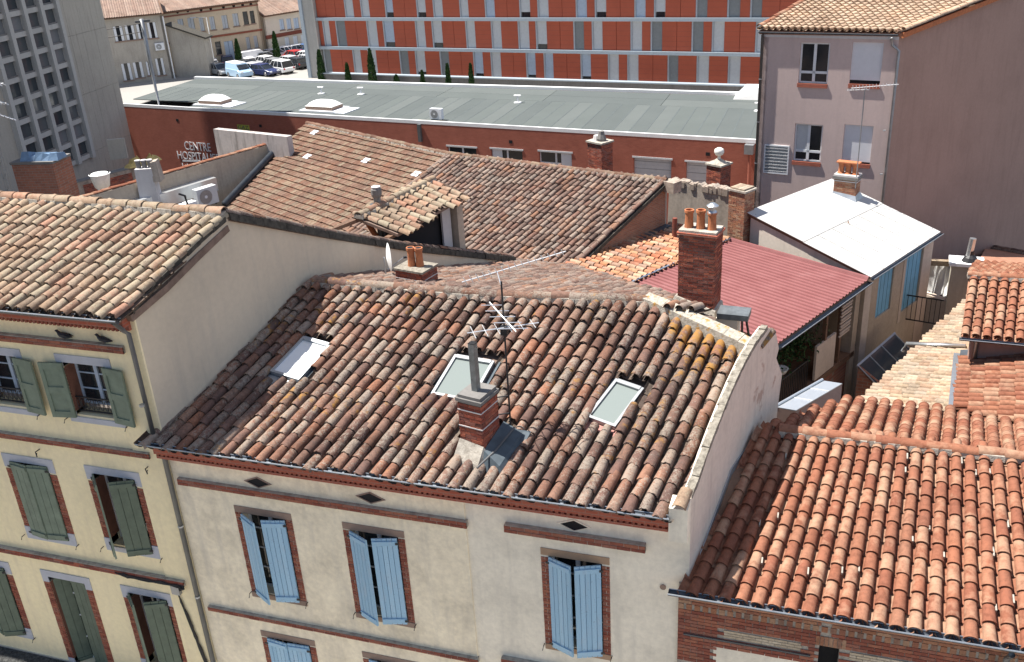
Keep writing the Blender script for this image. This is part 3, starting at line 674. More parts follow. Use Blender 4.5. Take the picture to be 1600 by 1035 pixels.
ridge_tiles(MH, [Vector((-1.86, -.4, pts[0][1] + .0)), Vector((-1.8, -.05, pts[0][1] + .1))], .12, .4, 'tile_left', 'verge_tile', bed=False)
MB().lathe([(.05, 0), (.055, .02)], FM.p(*FM.px(1036, 917), 0), 10, (0, -1, 0)).build('pipe_stub', 'lintel_brown', MH)
# skylights
for i, q in enumerate(skq):
    c = sum(q, Vector()) / 4; ux = ((q[1] - q[0]) + (q[2] - q[3])) / 2; uy = ((q[0] - q[3]) + (q[1] - q[2])) / 2; w, h = ux.length / 2, uy.length / 2
    f = Fr(c, ux, uy); mb = MB(); t_ = .055; z0, z1_ = -.16, .0
    mb.box(f, -w, -w + t_, -h, h, z0, z1_); mb.box(f, w - t_, w, -h, h, z0, z1_); mb.box(f, -w + t_, w - t_, -h, -h + t_, z0, z1_ - .004); mb.box(f, -w + t_, w - t_, h - t_ * 1.6, h, z0, z1_ + .015)
    s_ = mb.build('skylight', ('zinc', 'metal_grey', 'metal_grey')[i], MH)
    MB().box(f, -w + t_, w - t_, -h + t_, h - t_ * 1.6, -.05, -.035).build('skylight_pane', ('skylight_white', 'skylight_glass', 'skylight_glass')[i], s_)
    MB().box(f, -w - .1, w + .1, -h - .28, -h - .01, -.14, -.10).build('apron_flashing', ('zinc', 'pink_lead', 'pink_lead')[i] if 'pink_lead' in MAT else 'lead', s_)
    MB().box(f, -w - .09, -w - .005, -h, h + .08, -.14, -.09).build('side_flashing', 'lead', s_)
    MB().box(f, w + .005, w + .09, -h, h + .08, -.14, -.09).build('side_flashing', 'lead', s_)
# front chimney
cu = (.976, -.217); cxy = (-5.54, .66); zt = zat(-5.8, .45, 616); zb = 10.2
p, f0 = stack(MH, *cxy, zb, zt - .12, .47, .55, cu, bh=.058)
for z in (zt - .30, zt - .62): MB().box(f0, -.243, .243, z, z + .02, -.283, .283).build('mortar_band', 'stone_white', p)
MB().box(f0, -.265, .265, zt - .12, zt - .06, -.3, .3).build('chimney_cap', 'concrete_dark', p); MB().box(f0, -.23, .23, zt - .06, zt, -.27, .27).build('chimney_cap', 'concrete_dark', p)
zf = zat(cxy[0] + .05, cxy[1], 537)
MB().box(f0, -.065, .045, zt - .02, zf, -.055, .065).build('flue', 'flue_metal', p); MB().box(f0, -.07, .05, zf, zf + .012, -.055, .065).build('flue_mouth', 'dark_gap', p)
mb = MB(); f1 = Fr((cxy[0], cxy[1], 0), (*cu, 0)); zr = dm.p0.z + .3 * (cxy[1] + .3)
mb.hexa([f1.p(-.36, zr - .3, .56), f1.p(.25, zr - .3, .55), f1.p(.3, zr + .1, .27), f1.p(-.3, zr + .1, .27), f1.p(-.3, zr - .06, .46), f1.p(.22, zr - .08, .47), f1.p(.243, zr + .2, .284), f1.p(-.25, zr + .26, .284)])
mb.build('mortar_skirt', 'mortar', p)
mb = MB(); mb.hexa([f1.p(.243, zr - .3, .5), f1.p(.75, zr - .22, .45), f1.p(.75, zr + .22, -.5), f1.p(.243, zr + .2, -.45), f1.p(.25, zr + .14, .3), f1.p(.62, zr - .02, .4), f1.p(.62, zr + .22, -.42), f1.p(.25, zr + .36, -.4)]); mb.build('lead_skirt', 'lead', p)
MB().tube([f1.p(.3, zr - .02, .62), f1.p(.42, zr + .12, .2), f1.p(.5, zr + .32, -.35)], .02, 6).build('lead_roll', 'lintel_iron', p)
# small chimney with two pots, yard side
cB = onY(658.5, 426, 5.35); fb = Fr(cB, (.976, -.217, 0)); wl = -fb.px(616.5, 416)[0]; c2 = cB - fb.u * wl / 2 - fb.n * .3
p, f0 = stack(MH, c2.x, c2.y, 10.9, cB.z - .05, wl, .6, (fb.u.x, fb.u.y), bh=.058)
MB().box(f0, -wl / 2 - .03, wl / 2 + .03, cB.z - .05, cB.z, -.32, .32).build('chimney_cap', 'cope_mortar', p); MB().box(f0, -wl / 2 - .006, wl / 2 + .006, cB.z - .24, cB.z - .22, -.306, .306).build('mortar_band', 'stone_white', p)
for du in (-.09, .1): q = pot(p, f0.p(du, cB.z, .02 if du < 0 else -.03), .44, .085, 'terracotta_pot'); MB().lathe([(.075, 0), (.06, .004)], f0.p(du, cB.z + .435, .02 if du < 0 else -.03), 10).build('pot_mouth', 'dark_gap', p)
# tall brick chimney with three pots
cA = onY(1120, 366, 5.1); fa = Fr(cA, (.985, -.17, 0)); wa = -fa.px(1058, 360)[0]; wv = .55; c3 = cA - fa.u * wa / 2 - fa.n * wv / 2
p, f0 = stack(MH, c3.x, c3.y, 10.5, cA.z - .09, wa - .05, wv - .05, (fa.u.x, fa.u.y), bh=.05, bw=.2)
MB().box(f0, -wa / 2 - .01, wa / 2 + .01, cA.z - .09, cA.z - .05, -wv / 2 - .01, wv / 2 + .01).build('chimney_cap', 'brick_wall_x', p); MB().box(f0, -wa / 2 + .02, wa / 2 - .02, cA.z - .05, cA.z + .0, -wv / 2 + .02, wv / 2 - .02).build('chimney_cap', 'mortar', p)
for k, du in enumerate((-.24, 0, .23)):
    q = pot(p, f0.p(du, cA.z, .03), (.36, .38, .36)[k], .085)
    if k == 2:
        MB().lathe([(.1, 0), (.06, .05), (.06, .1), (.12, .12), (.12, .14), (.05, .19)], f0.p(du, cA.z + .35, .03), 14).build('metal_cowl', 'galv', p)
mb = MB(); mb.hexa([f0.p(-wa / 2 - .35, 11.0, .75), f0.p(wa / 2 + .1, 10.9, .6), f0.p(wa / 2 + .1, 10.9, -.3), f0.p(-wa / 2 - .35, 11, -.3), f0.p(-wa / 2 - .02, 11.75, .3), f0.p(wa / 2 + .02, 11.52, .3), f0.p(wa / 2 + .02, 11.55, -.25), f0.p(-wa / 2 - .02, 11.75, -.25)]); mb.build('mortar_skirt', 'mortar', p)
# metal-capped stub wall beside it
cw = onY(1120, 498, 4.7); fw_ = Fr(cw, (1, -.05, 0)); MB().box(fw_, 0, fw_.px(1169, 501)[0], 0, .12, -.42, .02).build('stub_wall_cap', 'flue_metal', MH)
MB().box(fw_, -.02, fw_.px(1152, 510)[0], -1.2, 0, -.45, 0).build('stub_wall', 'plaster_farwhite', MH)
for du in (.02, .1): MB().tube([fw_.p(fw_.px(1157, 510)[0] + du, 0, -.05), fw_.p(fw_.px(1157, 510)[0] + du * 1.9, -.45, -.05)], .025, 6).build('stub_strut', 'iron', MH)
# aerials, dish
mx, my = -5.12, 1.1; zm = zat(mx, my, 440); zmb = dm.p0.z + .3 * (my + .3)
AN = thing('roof_aerial', 'tall thin aerial mast with crossed white rods beside the front chimney', 'aerial', (mx, my, zmb))
MB().tube([(mx, my, zmb - .05), (mx, my, zm)], .017, 6).build('mast', 'iron', AN); MB().tube([(mx, my, zmb + .35), (mx - .35, my - .2, zmb + .35)], .012, 5).build('mast_bracket', 'iron', AN); MB().tube([(mx, my, zmb + .7), (mx - .35, my - .2, zmb + .7)], .012, 5).build('mast_bracket', 'iron', AN)
zy = zat(mx, my, 505); mb = MB(); yagi(mb, (mx - .55, my - .35, zy - .08), (1, .55, .02), 1.25, 6, .36, (0.1, .2, 1), .008); mb.build('aerial_rods', 'alu', AN)
mb = MB(); yagi(mb, (mx + .35, my - .4, zy + .05), (-.8, .75, .25), .95, 5, .3, (.3, .1, 1), .008); mb.build('aerial_rods', 'alu', AN)
MB().box(Fr((mx, my, 0), X), -.06, .06, zy - .22, zy - .06, -.05, .05).build('aerial_box', 'plastic_black', AN)
a, b = onY(722, 441, my + .15), onY(884, 393, my + .15); mb = MB(); d = (b - a); yagi(mb, a, d, d.length, 16, .075, (0, 1, .2), .008); mb.tube([(mx, my, zm - .12), a.lerp(b, .35)], .01, 5); mb.build('aerial_boom', 'alu', AN)
DS = onP(604, 403, (-10.1, 6.4, 11), (0, 1, 0)); zq = 11.72 - s_b * (6.4 - 4.65)
SD = thing('satellite_dish', 'white satellite dish seen edge-on, standing beside the low chimney with two clay pots', 'satellite dish', (DS.x, 6.4, zq))
vd = ray(604, 403).normalized(); axd = vd.cross(Zv).normalized(); axd = (axd + vd * .13 + Zv * .03).normalized()
MB().lathe([(.0, 0), (.12, .008), (.24, .03), (.34, .062), (.35, .066), (.34, .07), (.24, .038), (.12, .016), (.0, .008)], DS, 24, axd).build('dish', 'white_paint', SD, smooth=True, fix=True)
MB().tube([(DS.x - .08, 6.42, zq - .1), (DS.x - .08, 6.42, DS.z)], .02, 6).build('dish_post', 'zinc', SD); MB().tube([DS - Zv * .3, DS + axd * .4 - Zv * .05], .01, 5).build('feed_arm', 'zinc', SD); MB().lathe([(.03, 0), (.03, .08)], DS + axd * .4 - Zv * .05, 8, axd).build('feed_head', 'plastic_black', SD)
# ================================================================== left house
LH = thing('shuttered_house', 'tall yellow-cream house with green shutters and blue-grey window lintels beside the rendered house', 'house', (-16, 2.4, 0))
gx = -11.87; fg = Fr((gx, 0, 0), SK)
dl = Deck((0, -.35, 12.94), X, (0, 1, .305))
zrl = dl.p0.z + .305 * 2.95
cols = []
r2 = [rect_px(FM, (2.3, 707.3), (83, 719.3), (44.8, 839), (120.8, 853.6)), rect_px(FM, (132.7, 726.7), (220, 739.6), (166.7, 855.6), (253, 875.6))]
r1b = rect_px(FM, (82, 551.6), (171, 561.7), (113.7, 656), (199.5, 670)); sp = r2[1][0] - r2[0][0]; r1a = (r1b[0] - sp, r1b[1] - sp, r1b[2], r1b[3])
q = FM.px(63, 890), FM.px(139.5, 904), FM.px(188, 914), FM.px(269, 927.5)
zt3 = (q[0][1] + q[1][1] + q[2][1] + q[3][1]) / 4
r3 = [(q[0][0], q[1][0], zt3 - 2.9, zt3), (q[2][0], q[3][0], zt3 - 2.4, zt3)]; q = FM.px(13.5, 880); q2 = FM.px(54, 998); r3.append((q[0] - (r3[0][1] - r3[0][0]) , q[0], zt3 - 2.25, zt3))
JL, LL = .17, .17
def opL(w): return (w[0] + JL, w[1] - JL, w[2] + LL, w[3] - LL)
allw = [r1a, r1b] + r2 + r3
mb = MB(); holed_wall(mb, FM, -24, gx, .13, 12.8, [opL(w) for w in allw], .34, 0.0); mb.build('front_wall', 'plaster_cream', LH)
pj = FM.px(258, 815)[0] - .16
MB().box(FM, pj - .16, gx + .001, .13, 12.75, -.02, .035).build('corner_pilaster', 'plaster_cream', LH)
for i, w in enumerate(allw):
    o = opL(w); first = i < 2
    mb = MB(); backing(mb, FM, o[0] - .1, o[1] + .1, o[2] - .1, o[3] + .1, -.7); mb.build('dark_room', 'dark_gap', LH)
    casement(LH, FM, o[0], o[1], o[2] + (.12 if first else 0), o[3], -.26, 'window_blue' if first else 'white_frame', 3 if first else 4)
    su = MB().box(FM, w[0] + (.02 if first else 0), w[1], w[3] - LL, w[3], -.2, .02).build('lintel', 'lintel_grey', LH); MB().box(FM, w[0], w[1], w[2], w[2] + LL * .7, -.34, .025).build('window_sill', 'lintel_grey', LH)
    if not first:
        for a0, a1 in ((w[0], w[0] + JL), (w[1] - JL, w[1])): MB().box(FM, a0, a1, w[3] - LL - .16, w[3] - LL, -.2, .019).build('quoin', 'lintel_grey', su); MB().box(FM, a0, a1, w[2] + LL * .7, w[2] + LL * .7 + (.2), -.2, .024).build('quoin', 'lintel_grey', su)
    else:
        for a0, a1 in ((w[0], w[0] + JL), (w[1] - JL, w[1])): MB().box(FM, a0 + .03, a1, w[3] - LL - .1, w[3] - LL, -.3, .012).build('quoin', 'lintel_grey', su); MB().box(FM, a0 + .03, a1, w[2] + LL * .7, w[2] + LL * .7 + .12, -.3, .012).build('quoin', 'lintel_grey', su)
    mb = MB()
    for a0, a1, fin in ((w[0], w[0] + JL, 1), (w[1] - JL, w[1], 0)):
        z0, z1_ = w[2] + LL * .7 + (.12 if first else .2) + .006, w[3] - LL - (.1 if first else .16) - .006
        brick_rows(mb, FM, a0, a1, z0, z1_, -.002, .17, .058, .01, .014)
        if fin: MB().box(FM, a1 - .02, a1 + .006, z0, z1_, -.33, -.005).build('reveal', 'reveal_brown', su)
    mb.build('jamb_bricks', 'brick_red', su, kind='stuff')
    ow = (o[1] - o[0]) / 2; b0, b1 = o[2] - .05, o[3] + .0
    if first:
        for sd in (-1, 1):                         # leaves folded back against the wall, each with two sunk panels
            h = o[0] + .02 if sd < 0 else o[1] - .02; an = R(8); f2 = Fr(FM.p(h, 0, .05), FM.u * math.cos(an) * 1 + FM.n * math.sin(an) * sd); s0, s1 = (-ow - .02, 0) if sd < 0 else (0, ow + .02); st = .085
            mb = MB(); mb.box(f2, s0, s0 + st, b0, b1, -.02, .025); mb.box(f2, s1 - st, s1, b0, b1, -.02, .025); hh = b1 - b0
            rl = (0, .11, .44, .56, .88, 1.0)
            for k in (0, 2, 4): mb.box(f2, s0 + st, s1 - st, b0 + hh * rl[k], b0 + hh * rl[k + 1], -.02, .022)
            sh = mb.build('shutter', 'green_shutter', LH)
            for k in (1, 3): MB().box(f2, s0 + st, s1 - st, b0 + hh * rl[k], b0 + hh * rl[k + 1], -.015, .004).build('panel', 'green_shutter', sh)
        mb = MB(); zr0, zr1 = o[2] + .06, o[2] + .36
        for z in (zr0, zr1): mb.box(FM, o[0], o[1], z - .012, z + .012, -.09, -.06)
        a = o[0] + .05
        while a < o[1] - .04:
            mb.tube([FM.p(a + .045 * math.cos(t_), (zr0 + zr1) / 2 + .11 * math.sin(t_), -.075) for t_ in [k * math.pi / 5 for k in range(11)]], .008, 4, False); mb.tube([FM.p(a, zr0, -.075), FM.p(a + .05, zr1, -.075)], .007, 4); a += .11
        mb.build('window_railing', 'iron', LH)
    else:
        ca = {2: (.14, .10), 3: (.75, .42), 4: (.0, .0), 5: (.7, .4), 6: (.3, .35)}[i]
        if i == 4:
            for sd, aa in ((1, -.75), (-1, -.1)): plank_shutter(LH, FM, o[0] + .02 if sd > 0 else o[1] - .02, ow - .01, b0, b1, -.06, aa, sd, 'green_shutter_dark', 3, seed=i)
        else:
            plank_shutter(LH, FM, o[0] + .01, ow - .01, b0, b1, .03, ca[0], +1, 'green_shutter', 3, seed=i * 3); plank_shutter(LH, FM, o[1] - .01, ow - .01, b0, b1, .03, ca[1], -1, 'green_shutter_dark' if i != 2 else 'green_shutter', 3, seed=i * 3 + 1)
    for a in (w[0] - .1, w[1] + .04): MB().tube([FM.p(a, w[2] + .05, 0), FM.p(a, w[2] + .05, .08), FM.p(a - .03, w[2] - .03, .09)], .01, 5).build('shutter_catch', 'iron', LH)
def str2(l0, r0, th, c, mat='brick_red', a0=-24):
    a, b = FM.px(*l0, c), FM.px(*r0, c); z = (a[1] + b[1]) / 2
    s = MB().box(FM, a0, b[0], z - th, z, -.02, c).build('string_course', 'mortar', LH); m_ = MB(); brick_rows(m_, FM, -20, b[0], z - th, z - .02, c - .004, .26, th * .5 - .014, .01, .012); m_.build('course_bricks', mat, s, kind='stuff'); return z
zs1 = str2((0, 521), (191, 544), .15, .10); str2((0, 678), (231, 707), .13, .08); str2((0, 856), (286, 910), .13, .10, 'brick_chimney')
zl = 12.80; s = MB(); s.box(FM, -24, gx - .1, zl - .14, zl + .03, -.02, .24); s.box(FM, -24, gx - .1, zl - .24, zl - .14, -.02, .1); cn = s.build('cornice', 'brick_wall_x', LH)
s = MB(); a = -20.0
while a < gx - .2: s.cr = random.random() * .9 + .05; s.box(FM, a, a + .05, zl - .235, zl - .15, .09, .18); a += .095
s.build('cornice_teeth', 'brick_red', cn, kind='stuff')
gutter(LH, (-24, -.44, dl.p0.z + .0), (gx + .02, -.44, dl.p0.z + .0), .075)
pt = FM.px(196, 505, .14), FM.px(243, 690, .14); xp = (pt[0][0] + pt[1][0]) / 2
downpipe(LH, [(xp - .02, -.42, dl.p0.z - .07), (xp, -.25, dl.p0.z - .3), (xp, -.14, dl.p0.z - .42), (xp, -.14, 10.1)], .045)
# gable wall
gp = [fg.px(*p) for p in ((205, 486), (250, 434), (300, 385), (350, 341), (512, 367), (640, 388), (805, 406))]
gl = [(0, .13), (0, gp[0][1])] + gp[1:] + [(gp[-1][0], 6.0), (3, 6.0)]
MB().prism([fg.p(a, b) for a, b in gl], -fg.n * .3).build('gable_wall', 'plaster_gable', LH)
# roof, street side
ap = fg.p(*gp[3]) + Zv * .05
lpoly = [dl.px(-120, 470, .1), dl.px(206, 492, .1), dl.px(252, 432, .1), dl.px(302, 383, .1), dl.px(350, 338, .1), dl.px(175, 321, .1), dl.px(0, 309, .1), dl.px(-160, 296, .1)]
lpoly[0] = Vector((-22, -.4, dl.p0.z - .015)); lpoly[1] = Vector((gx + .02, -.4, dl.p0.z - .015))
Ea, Eb = Vector((-22, -.42, dl.p0.z - .021)), Vector((gx + .0, -.42, dl.p0.z - .021)); up = Vector((.17, 1, .305)) * 3.6
tile_roof(LH, dl, Ea, Eb, Ea + up, Eb + up, lpoly, .25, .355, TILES_OLD, 'tile_left', [], 285, lambda P: .012 * math.sin(P.x * 1.7 + P.y), jit=.7)
dlp = list(lpoly); dlp[0] = dlp[0] + Vector((0, .24, .0732)); dlp[1] = dlp[1] + Vector((0, .24, .0732))
deck_slab(LH, dl, dlp, drop=.12)
ridge_tiles(LH, [ap + Vector((0, .05, .05)), dl.px(175, 321, .1) + Vector((0, .05, .1)), dl.px(0, 309, .1) + Vector((0, .05, .1)), dl.px(-160, 298, .1) + Vector((0, .05, .1))], .13, .4, 'tile_left')
# roof, yard side: slab, and the dark mossy verge running down the gable
bkp = [ap + Vector((.05, .1, -.02)), fg.p(*gp[4]) + Zv * .02, fg.p(*gp[5]) + Zv * .02, fg.p(*gp[6]) + Zv * .02]
far = [Vector((-22, p.y, p.z)) for p in bkp]
mb = MB()
for k in range(3): mb.prism([bkp[k], bkp[k + 1], far[k + 1], far[k]], (0, 0, -.12))
mb.build('yard_slope', 'tile_rear', LH)
simple('verge_dark', (.06, .055, .045), .95, 0, .5, 9)
mb = MB()
for k in range(3):
    d = bkp[k + 1] - bkp[k]; n = int(d.length / .25)
    for j in range(n):
        p, q_ = bkp[k] + d * (j / n), bkp[k] + d * ((j + 1) / n); h = random.uniform(.06, .11); e = random.uniform(.03, .07); x = fg.n
        mb.hexa([p - x * .2 - Zv * .06, p + x * e - Zv * .1, q_ + x * e - Zv * .1, q_ - x * .2 - Zv * .06, p - x * .2 + Zv * h, p + x * e * .6 + Zv * h * .8, q_ + x * e * .6 + Zv * h * .8, q_ - x * .2 + Zv * h])
mb.build('mossy_verge', 'verge_dark', LH)
for k in range(3):
    ridge_tiles(LH, [bkp[k] + Vector((-.12, 0, .07)), bkp[k + 1] + Vector((-.12, 0, .07))], .1, .42, 'tile_rear', 'verge_tile', bed=False)
mb = MB(); fv = [fg.p(*gp[k]) for k in range(4)]
for k in range(3):
    d = fv[k + 1] - fv[k]; n = int(d.length / .18)
    for j in range(n):
        p, q_ = fv[k] + d * (j / n), fv[k] + d * ((j + 1) / n); e = random.uniform(.03, .06); x = fg.n
        mb.hexa([p - x * .1 - Zv * .1, p + x * e - Zv * .07, q_ + x * e - Zv * .07, q_ - x * .1 - Zv * .1, p - x * .1 + Zv * .03, p + x * e + Zv * .03, q_ + x * e + Zv * .03, q_ - x * .1 + Zv * .03])
mb.build('mossy_verge', 'verge_dark', LH)
# wires on the front
z3 = FM.px(270, 912, .12)[1]; xw = FM.px(283, 915, .12)[0]; mb = MB(); rg = random.Random(4)
for k in range(5):
    dz_ = rg.uniform(-.05, .05); pts = [FM.p(-13.9 + k * .1, z3 + .02 + dz_, .12)]
    for j in range(9): pts.append(FM.p(-13.6 + j * .18, z3 - .02 + rg.uniform(-.03, .03) + dz_, .13))
    pts += [FM.p(xw - .18 + rg.uniform(-.04, .04) + .045 * j, z3 - .25 - .3 * j, .07) for j in range(10)]; mb.tube(pts, .014, 5)
mb.build('wires', 'cable', LH)
b_ = MB(); fbx = FM.px(274, 922, .1); b_.box(FM, fbx[0] - .1, fbx[0] + .1, fbx[1] - .12, fbx[1] + .1, 0, .12); b_.build('junction_box', 'metal_grey', LH)
for px in ((233, 728), (62, 702)): q = FM.px(*px); MB().tube([FM.p(q[0], q[1], 0), FM.p(q[0], q[1], .12), FM.p(q[0] + .1, q[1] - .05, .2), FM.p(q[0] + .12, q[1] + .04, .2)], .012, 5).build('wall_hook', 'iron', LH)
# shop canopy at the foot of the picture
cz = FM.px(30, 1015)[1]; xe = -13.0; cp = MB().hexa([FM.p(-24, cz - .5, -.02), FM.p(xe, cz - .5, -.02), FM.p(xe, cz - .7, 1.2), FM.p(-24, cz - .7, 1.2), FM.p(-24, cz, -.02), FM.p(xe, cz, -.02), FM.p(xe, cz - .35, 1.2), FM.p(-24, cz - .35, 1.2)]).build('canopy', 'canopy_felt', LH); MB().box(FM, -24, xe, cz - .005, cz + .03, .0, .03).build('canopy_flashing', 'steel_light', cp)
# pigeons on the upper string course
def pigeon(px, label, ang, walk):
    a = FM.px(*px, .06)[0]; o = thing('pigeon', label, 'pigeon', FM.p(a, zs1, .06), 'pigeons on the upper string course'); f = Fr(FM.p(a, zs1, .06), (math.cos(ang), math.sin(ang) * .5, 0))
    prof = [(-.19, .075, .004), (-.15, .078, .018), (-.08, .085, .042), (0, .095, .058), (.07, .105, .055), (.11, .13, .036), (.13, .165, .026), (.15, .182, .027), (.17, .182, .018), (.185, .178, .007), (.205, .172, .003)]
    MB().tube([f.p(x_, z_, 0) for x_, z_, r_ in prof], [r_ for x_, z_, r_ in prof], 10).build('body', 'pigeon_grey', o, smooth=True)
    for sd in (-1, 1):
        MB().prism([f.p(.06, .12, sd * .05), f.p(-.04, .13, sd * .062), f.p(-.18, .085, sd * .03), f.p(-.06, .07, sd * .06)], f.n * sd * .008).build('wing', 'pigeon_grey', o)
        MB().tube([f.p(.01, .06, sd * .02), f.p(.015, 0, sd * .022), f.p(.04, .003, sd * .022)], .006, 5).build('leg', 'lintel_brown', o)
pigeon((100, 524), 'dark pigeon on the brick course, farther from the downpipe, tail towards its neighbour', math.pi, 1); pigeon((163, 532), 'dark pigeon on the brick course, close to the downpipe at the house corner', math.pi, 0)
# ================================================================== brick house on the right
BH = thing('brick_house', 'red brick house with a bright orange curved tile roof, joined to the rendered house', 'house', (3, 2, 0))
dk = Deck((0, -.3, 8.80), X, (0, 1, .3)); zR = 8.80 + .3 * 3.65
def P2(x, y, d=dk): return Vector((x, y, d.p0.z + .3 * (y - d.p0.y)))
tile_roof(BH, dk, P2(-1.75, -.36), P2(8.2, -.36), P2(-.88, 3.35), P2(7.5, 3.35), [P2(-1.95, -.38), P2(8.2, -.38), P2(8.2, 3.33), P2(-1.0, 3.33), P2(-1.62, 1.2)], .262, .335, TILES_NEW, 'tile_new', [], 235, None, jit=.35)
deck_slab(BH, dk, [P2(-1.68, -.3), P2(8.2, -.3), P2(8.2, 3.35), P2(-.98, 3.35)], 'tile_bed_new', drop=.07)
db2 = Deck((0, 3.35, zR), -X, (0, -1, .3))
bp = [db2.px(*p, .1) for p in ((1224, 654), (1286, 630), (1321, 621), (1356, 622), (1480, 635), (1600, 660), (1640, 672))]
bp = [Vector((-.95, 3.58, zR - .069))] + bp + [Vector((8.0, 3.58, zR - .069))]
def P3(x, y): return Vector((x, y, zR - .3 * (y - 3.35)))
tile_roof(BH, db2, P3(10.5, 9.6), P3(-2, 9.6), P3(9.4, 3.35), P3(-2.6, 3.35), bp, .262, .335, TILES_NEW, 'tile_new', [], 60, None, jit=.4, name='roof_tile')
deck_slab(BH, db2, bp, 'tile_bed_new', drop=.07)
ridge_tiles(BH, [P2(-.55, 3.34) + Zv * .08, P2(8, 3.3) + Zv * .08], .125, .42, 'tile_new', mortar='mortar', flat=.7)
mb = MB(); rg = random.Random(21)
for k in range(34):                      # dabs of pointing mortar between the covers
    s_ = (rg.randint(3, 37)) / 38; y_ = rg.uniform(0, 3.1); xe_ = -1.75 + s_ * 9.95; xr_ = -.88 + s_ * 8.38; x_ = xe_ + (xr_ - xe_) * (y_ + .36) / 3.71; c = P2(x_ - .035, y_) + dk.n * .09; f = Fr(c, X, dk.w); mb.box(f, -.012, .012, -rg.uniform(.03, .09), rg.uniform(.03, .09), -.05, .012)
mb.build('mortar_dabs', 'mortar', BH, kind='stuff')
# flashing strip and sloped rib against the neighbour's wall
mb = MB(); fp = [frw.px(*p) for p in ((1081, 895), (1096, 858), (1141, 735), (1172, 690), (1210, 655))]
for (a0, b0), (a1, b1) in zip(fp[:-1], fp[1:]): mb.prism([frw.p(a0, b0 - .12, .006), frw.p(a1, b1 - .12, .006), frw.p(a1, b1 + .03, .006), frw.p(a0, b0 + .03, .006)], frw.n * .02)
mb.build('wall_flashing', 'zinc', BH)
mb = MB()
for (a0, b0), (a1, b1) in zip(fp[1:-1], fp[2:]): mb.prism([frw.p(a0, b0 - .1, .03), frw.p(a1, b1 - .1, .03), frw.p(a1, b1 - .2, .34), frw.p(a0, b0 - .2, .34)], Zv * -.05)
mb.build('soaker', 'wood_brown', BH)
gutter(BH, (-2.0, -.40, 8.85), (8.5, -.40, 8.85), .07, 'zinc', 'zinc_dark')
FB = Fr((0, -.06, 0), X); bl, br_ = -1.88, 8.0
zt_ = 8.70; sl = FB.px(1075, 948); op = [FB.px(*p) for p in ((1280, 1010), (1312, 1014))]; ox0, ox1, oz = op[0][0], op[1][0], op[0][1] + .02
mb = MB(); holed_wall(mb, FB, bl, br_, .13, zt_ + .06, [(ox0, ox1, oz - 1.1, oz)], .25, 0); mb.build('front_wall', 'mortar', BH)
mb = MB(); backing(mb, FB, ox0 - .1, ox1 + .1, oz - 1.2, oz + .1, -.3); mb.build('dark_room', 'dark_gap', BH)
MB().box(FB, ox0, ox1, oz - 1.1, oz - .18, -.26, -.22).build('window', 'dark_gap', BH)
pale = [FB.px(*p) for p in ((1131, 984), (1252, 1019), (1133, 997))]; pa0, pa1, pz1 = pale[0][0], pale[1][0], pale[0][1]; pz0 = pz1 - .16
st0, st1 = sl[1] - .055, sl[1] + .055; rp0 = FB.px(1115, 1006)
bricks = []; row = 0; bh, gp_ = .06, .011; zs_ = [st1 + gp_ + k * (bh + gp_) for k in range(4) if st1 + gp_ + k * (bh + gp_) < zt_ + .03] + [st0 - (k + 1) * (bh + gp_) for k in range(20)]
ubox = MB().hexa([(-.5, -.5, -.5), (.5, -.5, -.5), (.5, .5, -.5), (-.5, .5, -.5), (-.5, -.5, .5), (.5, -.5, .5), (.5, .5, .5), (-.5, .5, .5)])
def add_brick(a0, a1, b0, b1, c1, m): bricks.append((a0, a1, b0, b1, c1, m))
for z in zs_:
    if z > 7.1:
        a = bl - (.11 if row % 2 else 0)
        while a < 4.2:
            x0, x1 = max(a, bl), a + .215; mid = (x0 + x1) / 2; skip = False
            if z + bh > pz0 and z < pz1 + .01 and (pa0 - .05 < mid < pa1 + .05 or pa1 + .7 < mid < pa1 + 2.1): skip = True
            if mid > rp0[0] and mid < ox0 - .2 and z + bh < rp0[1]: skip = True
            if ox0 - .02 < mid < ox1 + .02 and z < oz + .22: skip = True
            if ox0 - .02 < x1 and x0 < ox0: x1 = min(x1, ox0 - .0)
            if x0 < ox1 + .02 and x1 > ox1 and z < oz: x0 = max(x0, ox1)
            if not skip and x1 - x0 > .04: add_brick(x0, x1, z, z + bh, .012 + random.uniform(-.003, .003), 'brick_old' if z > zt_ - .5 else 'brick_red')
            a += .215 + gp_
    row += 1
a = bl
while a < 4.0: add_brick(a, a + .092, st0, st1, .015, 'brick_old'); a += .137
for k in range(3):
    a = pa0 - (.1 if k % 2 else 0)
    while a < pa1 - .05: add_brick(max(a, pa0), min(a + .2, pa1), pz0 + k * .054, pz0 + k * .054 + .044, .012, 'brick_pale'); a += .21
for k in range(3):
    a = pa1 + .75 - (.1 if k % 2 else 0)
    while a < pa1 + 2.0: add_brick(max(a, pa1 + .75), min(a + .2, pa1 + 2.05), pz0 + k * .054, pz0 + k * .054 + .044, .02, 'brick_pale'); a += .21
k = 0; a = ox0 - .06
while a < ox1 + .06: add_brick(a, a + .058, oz + .01, oz + .2, .012, 'brick_old'); a += .068
bricks.sort(key=lambda q: -(q[2]) + max(0, abs(q[0]) * .02)); meshes = {m: mk_mesh('brick', (ubox.v, ubox.f), m, False) for m in ('brick_red', 'brick_old', 'brick_pale')}
indv = [q for q in bricks if vis(FB.p((q[0] + q[1]) / 2, q[2], 0), 0)]; rest = {}
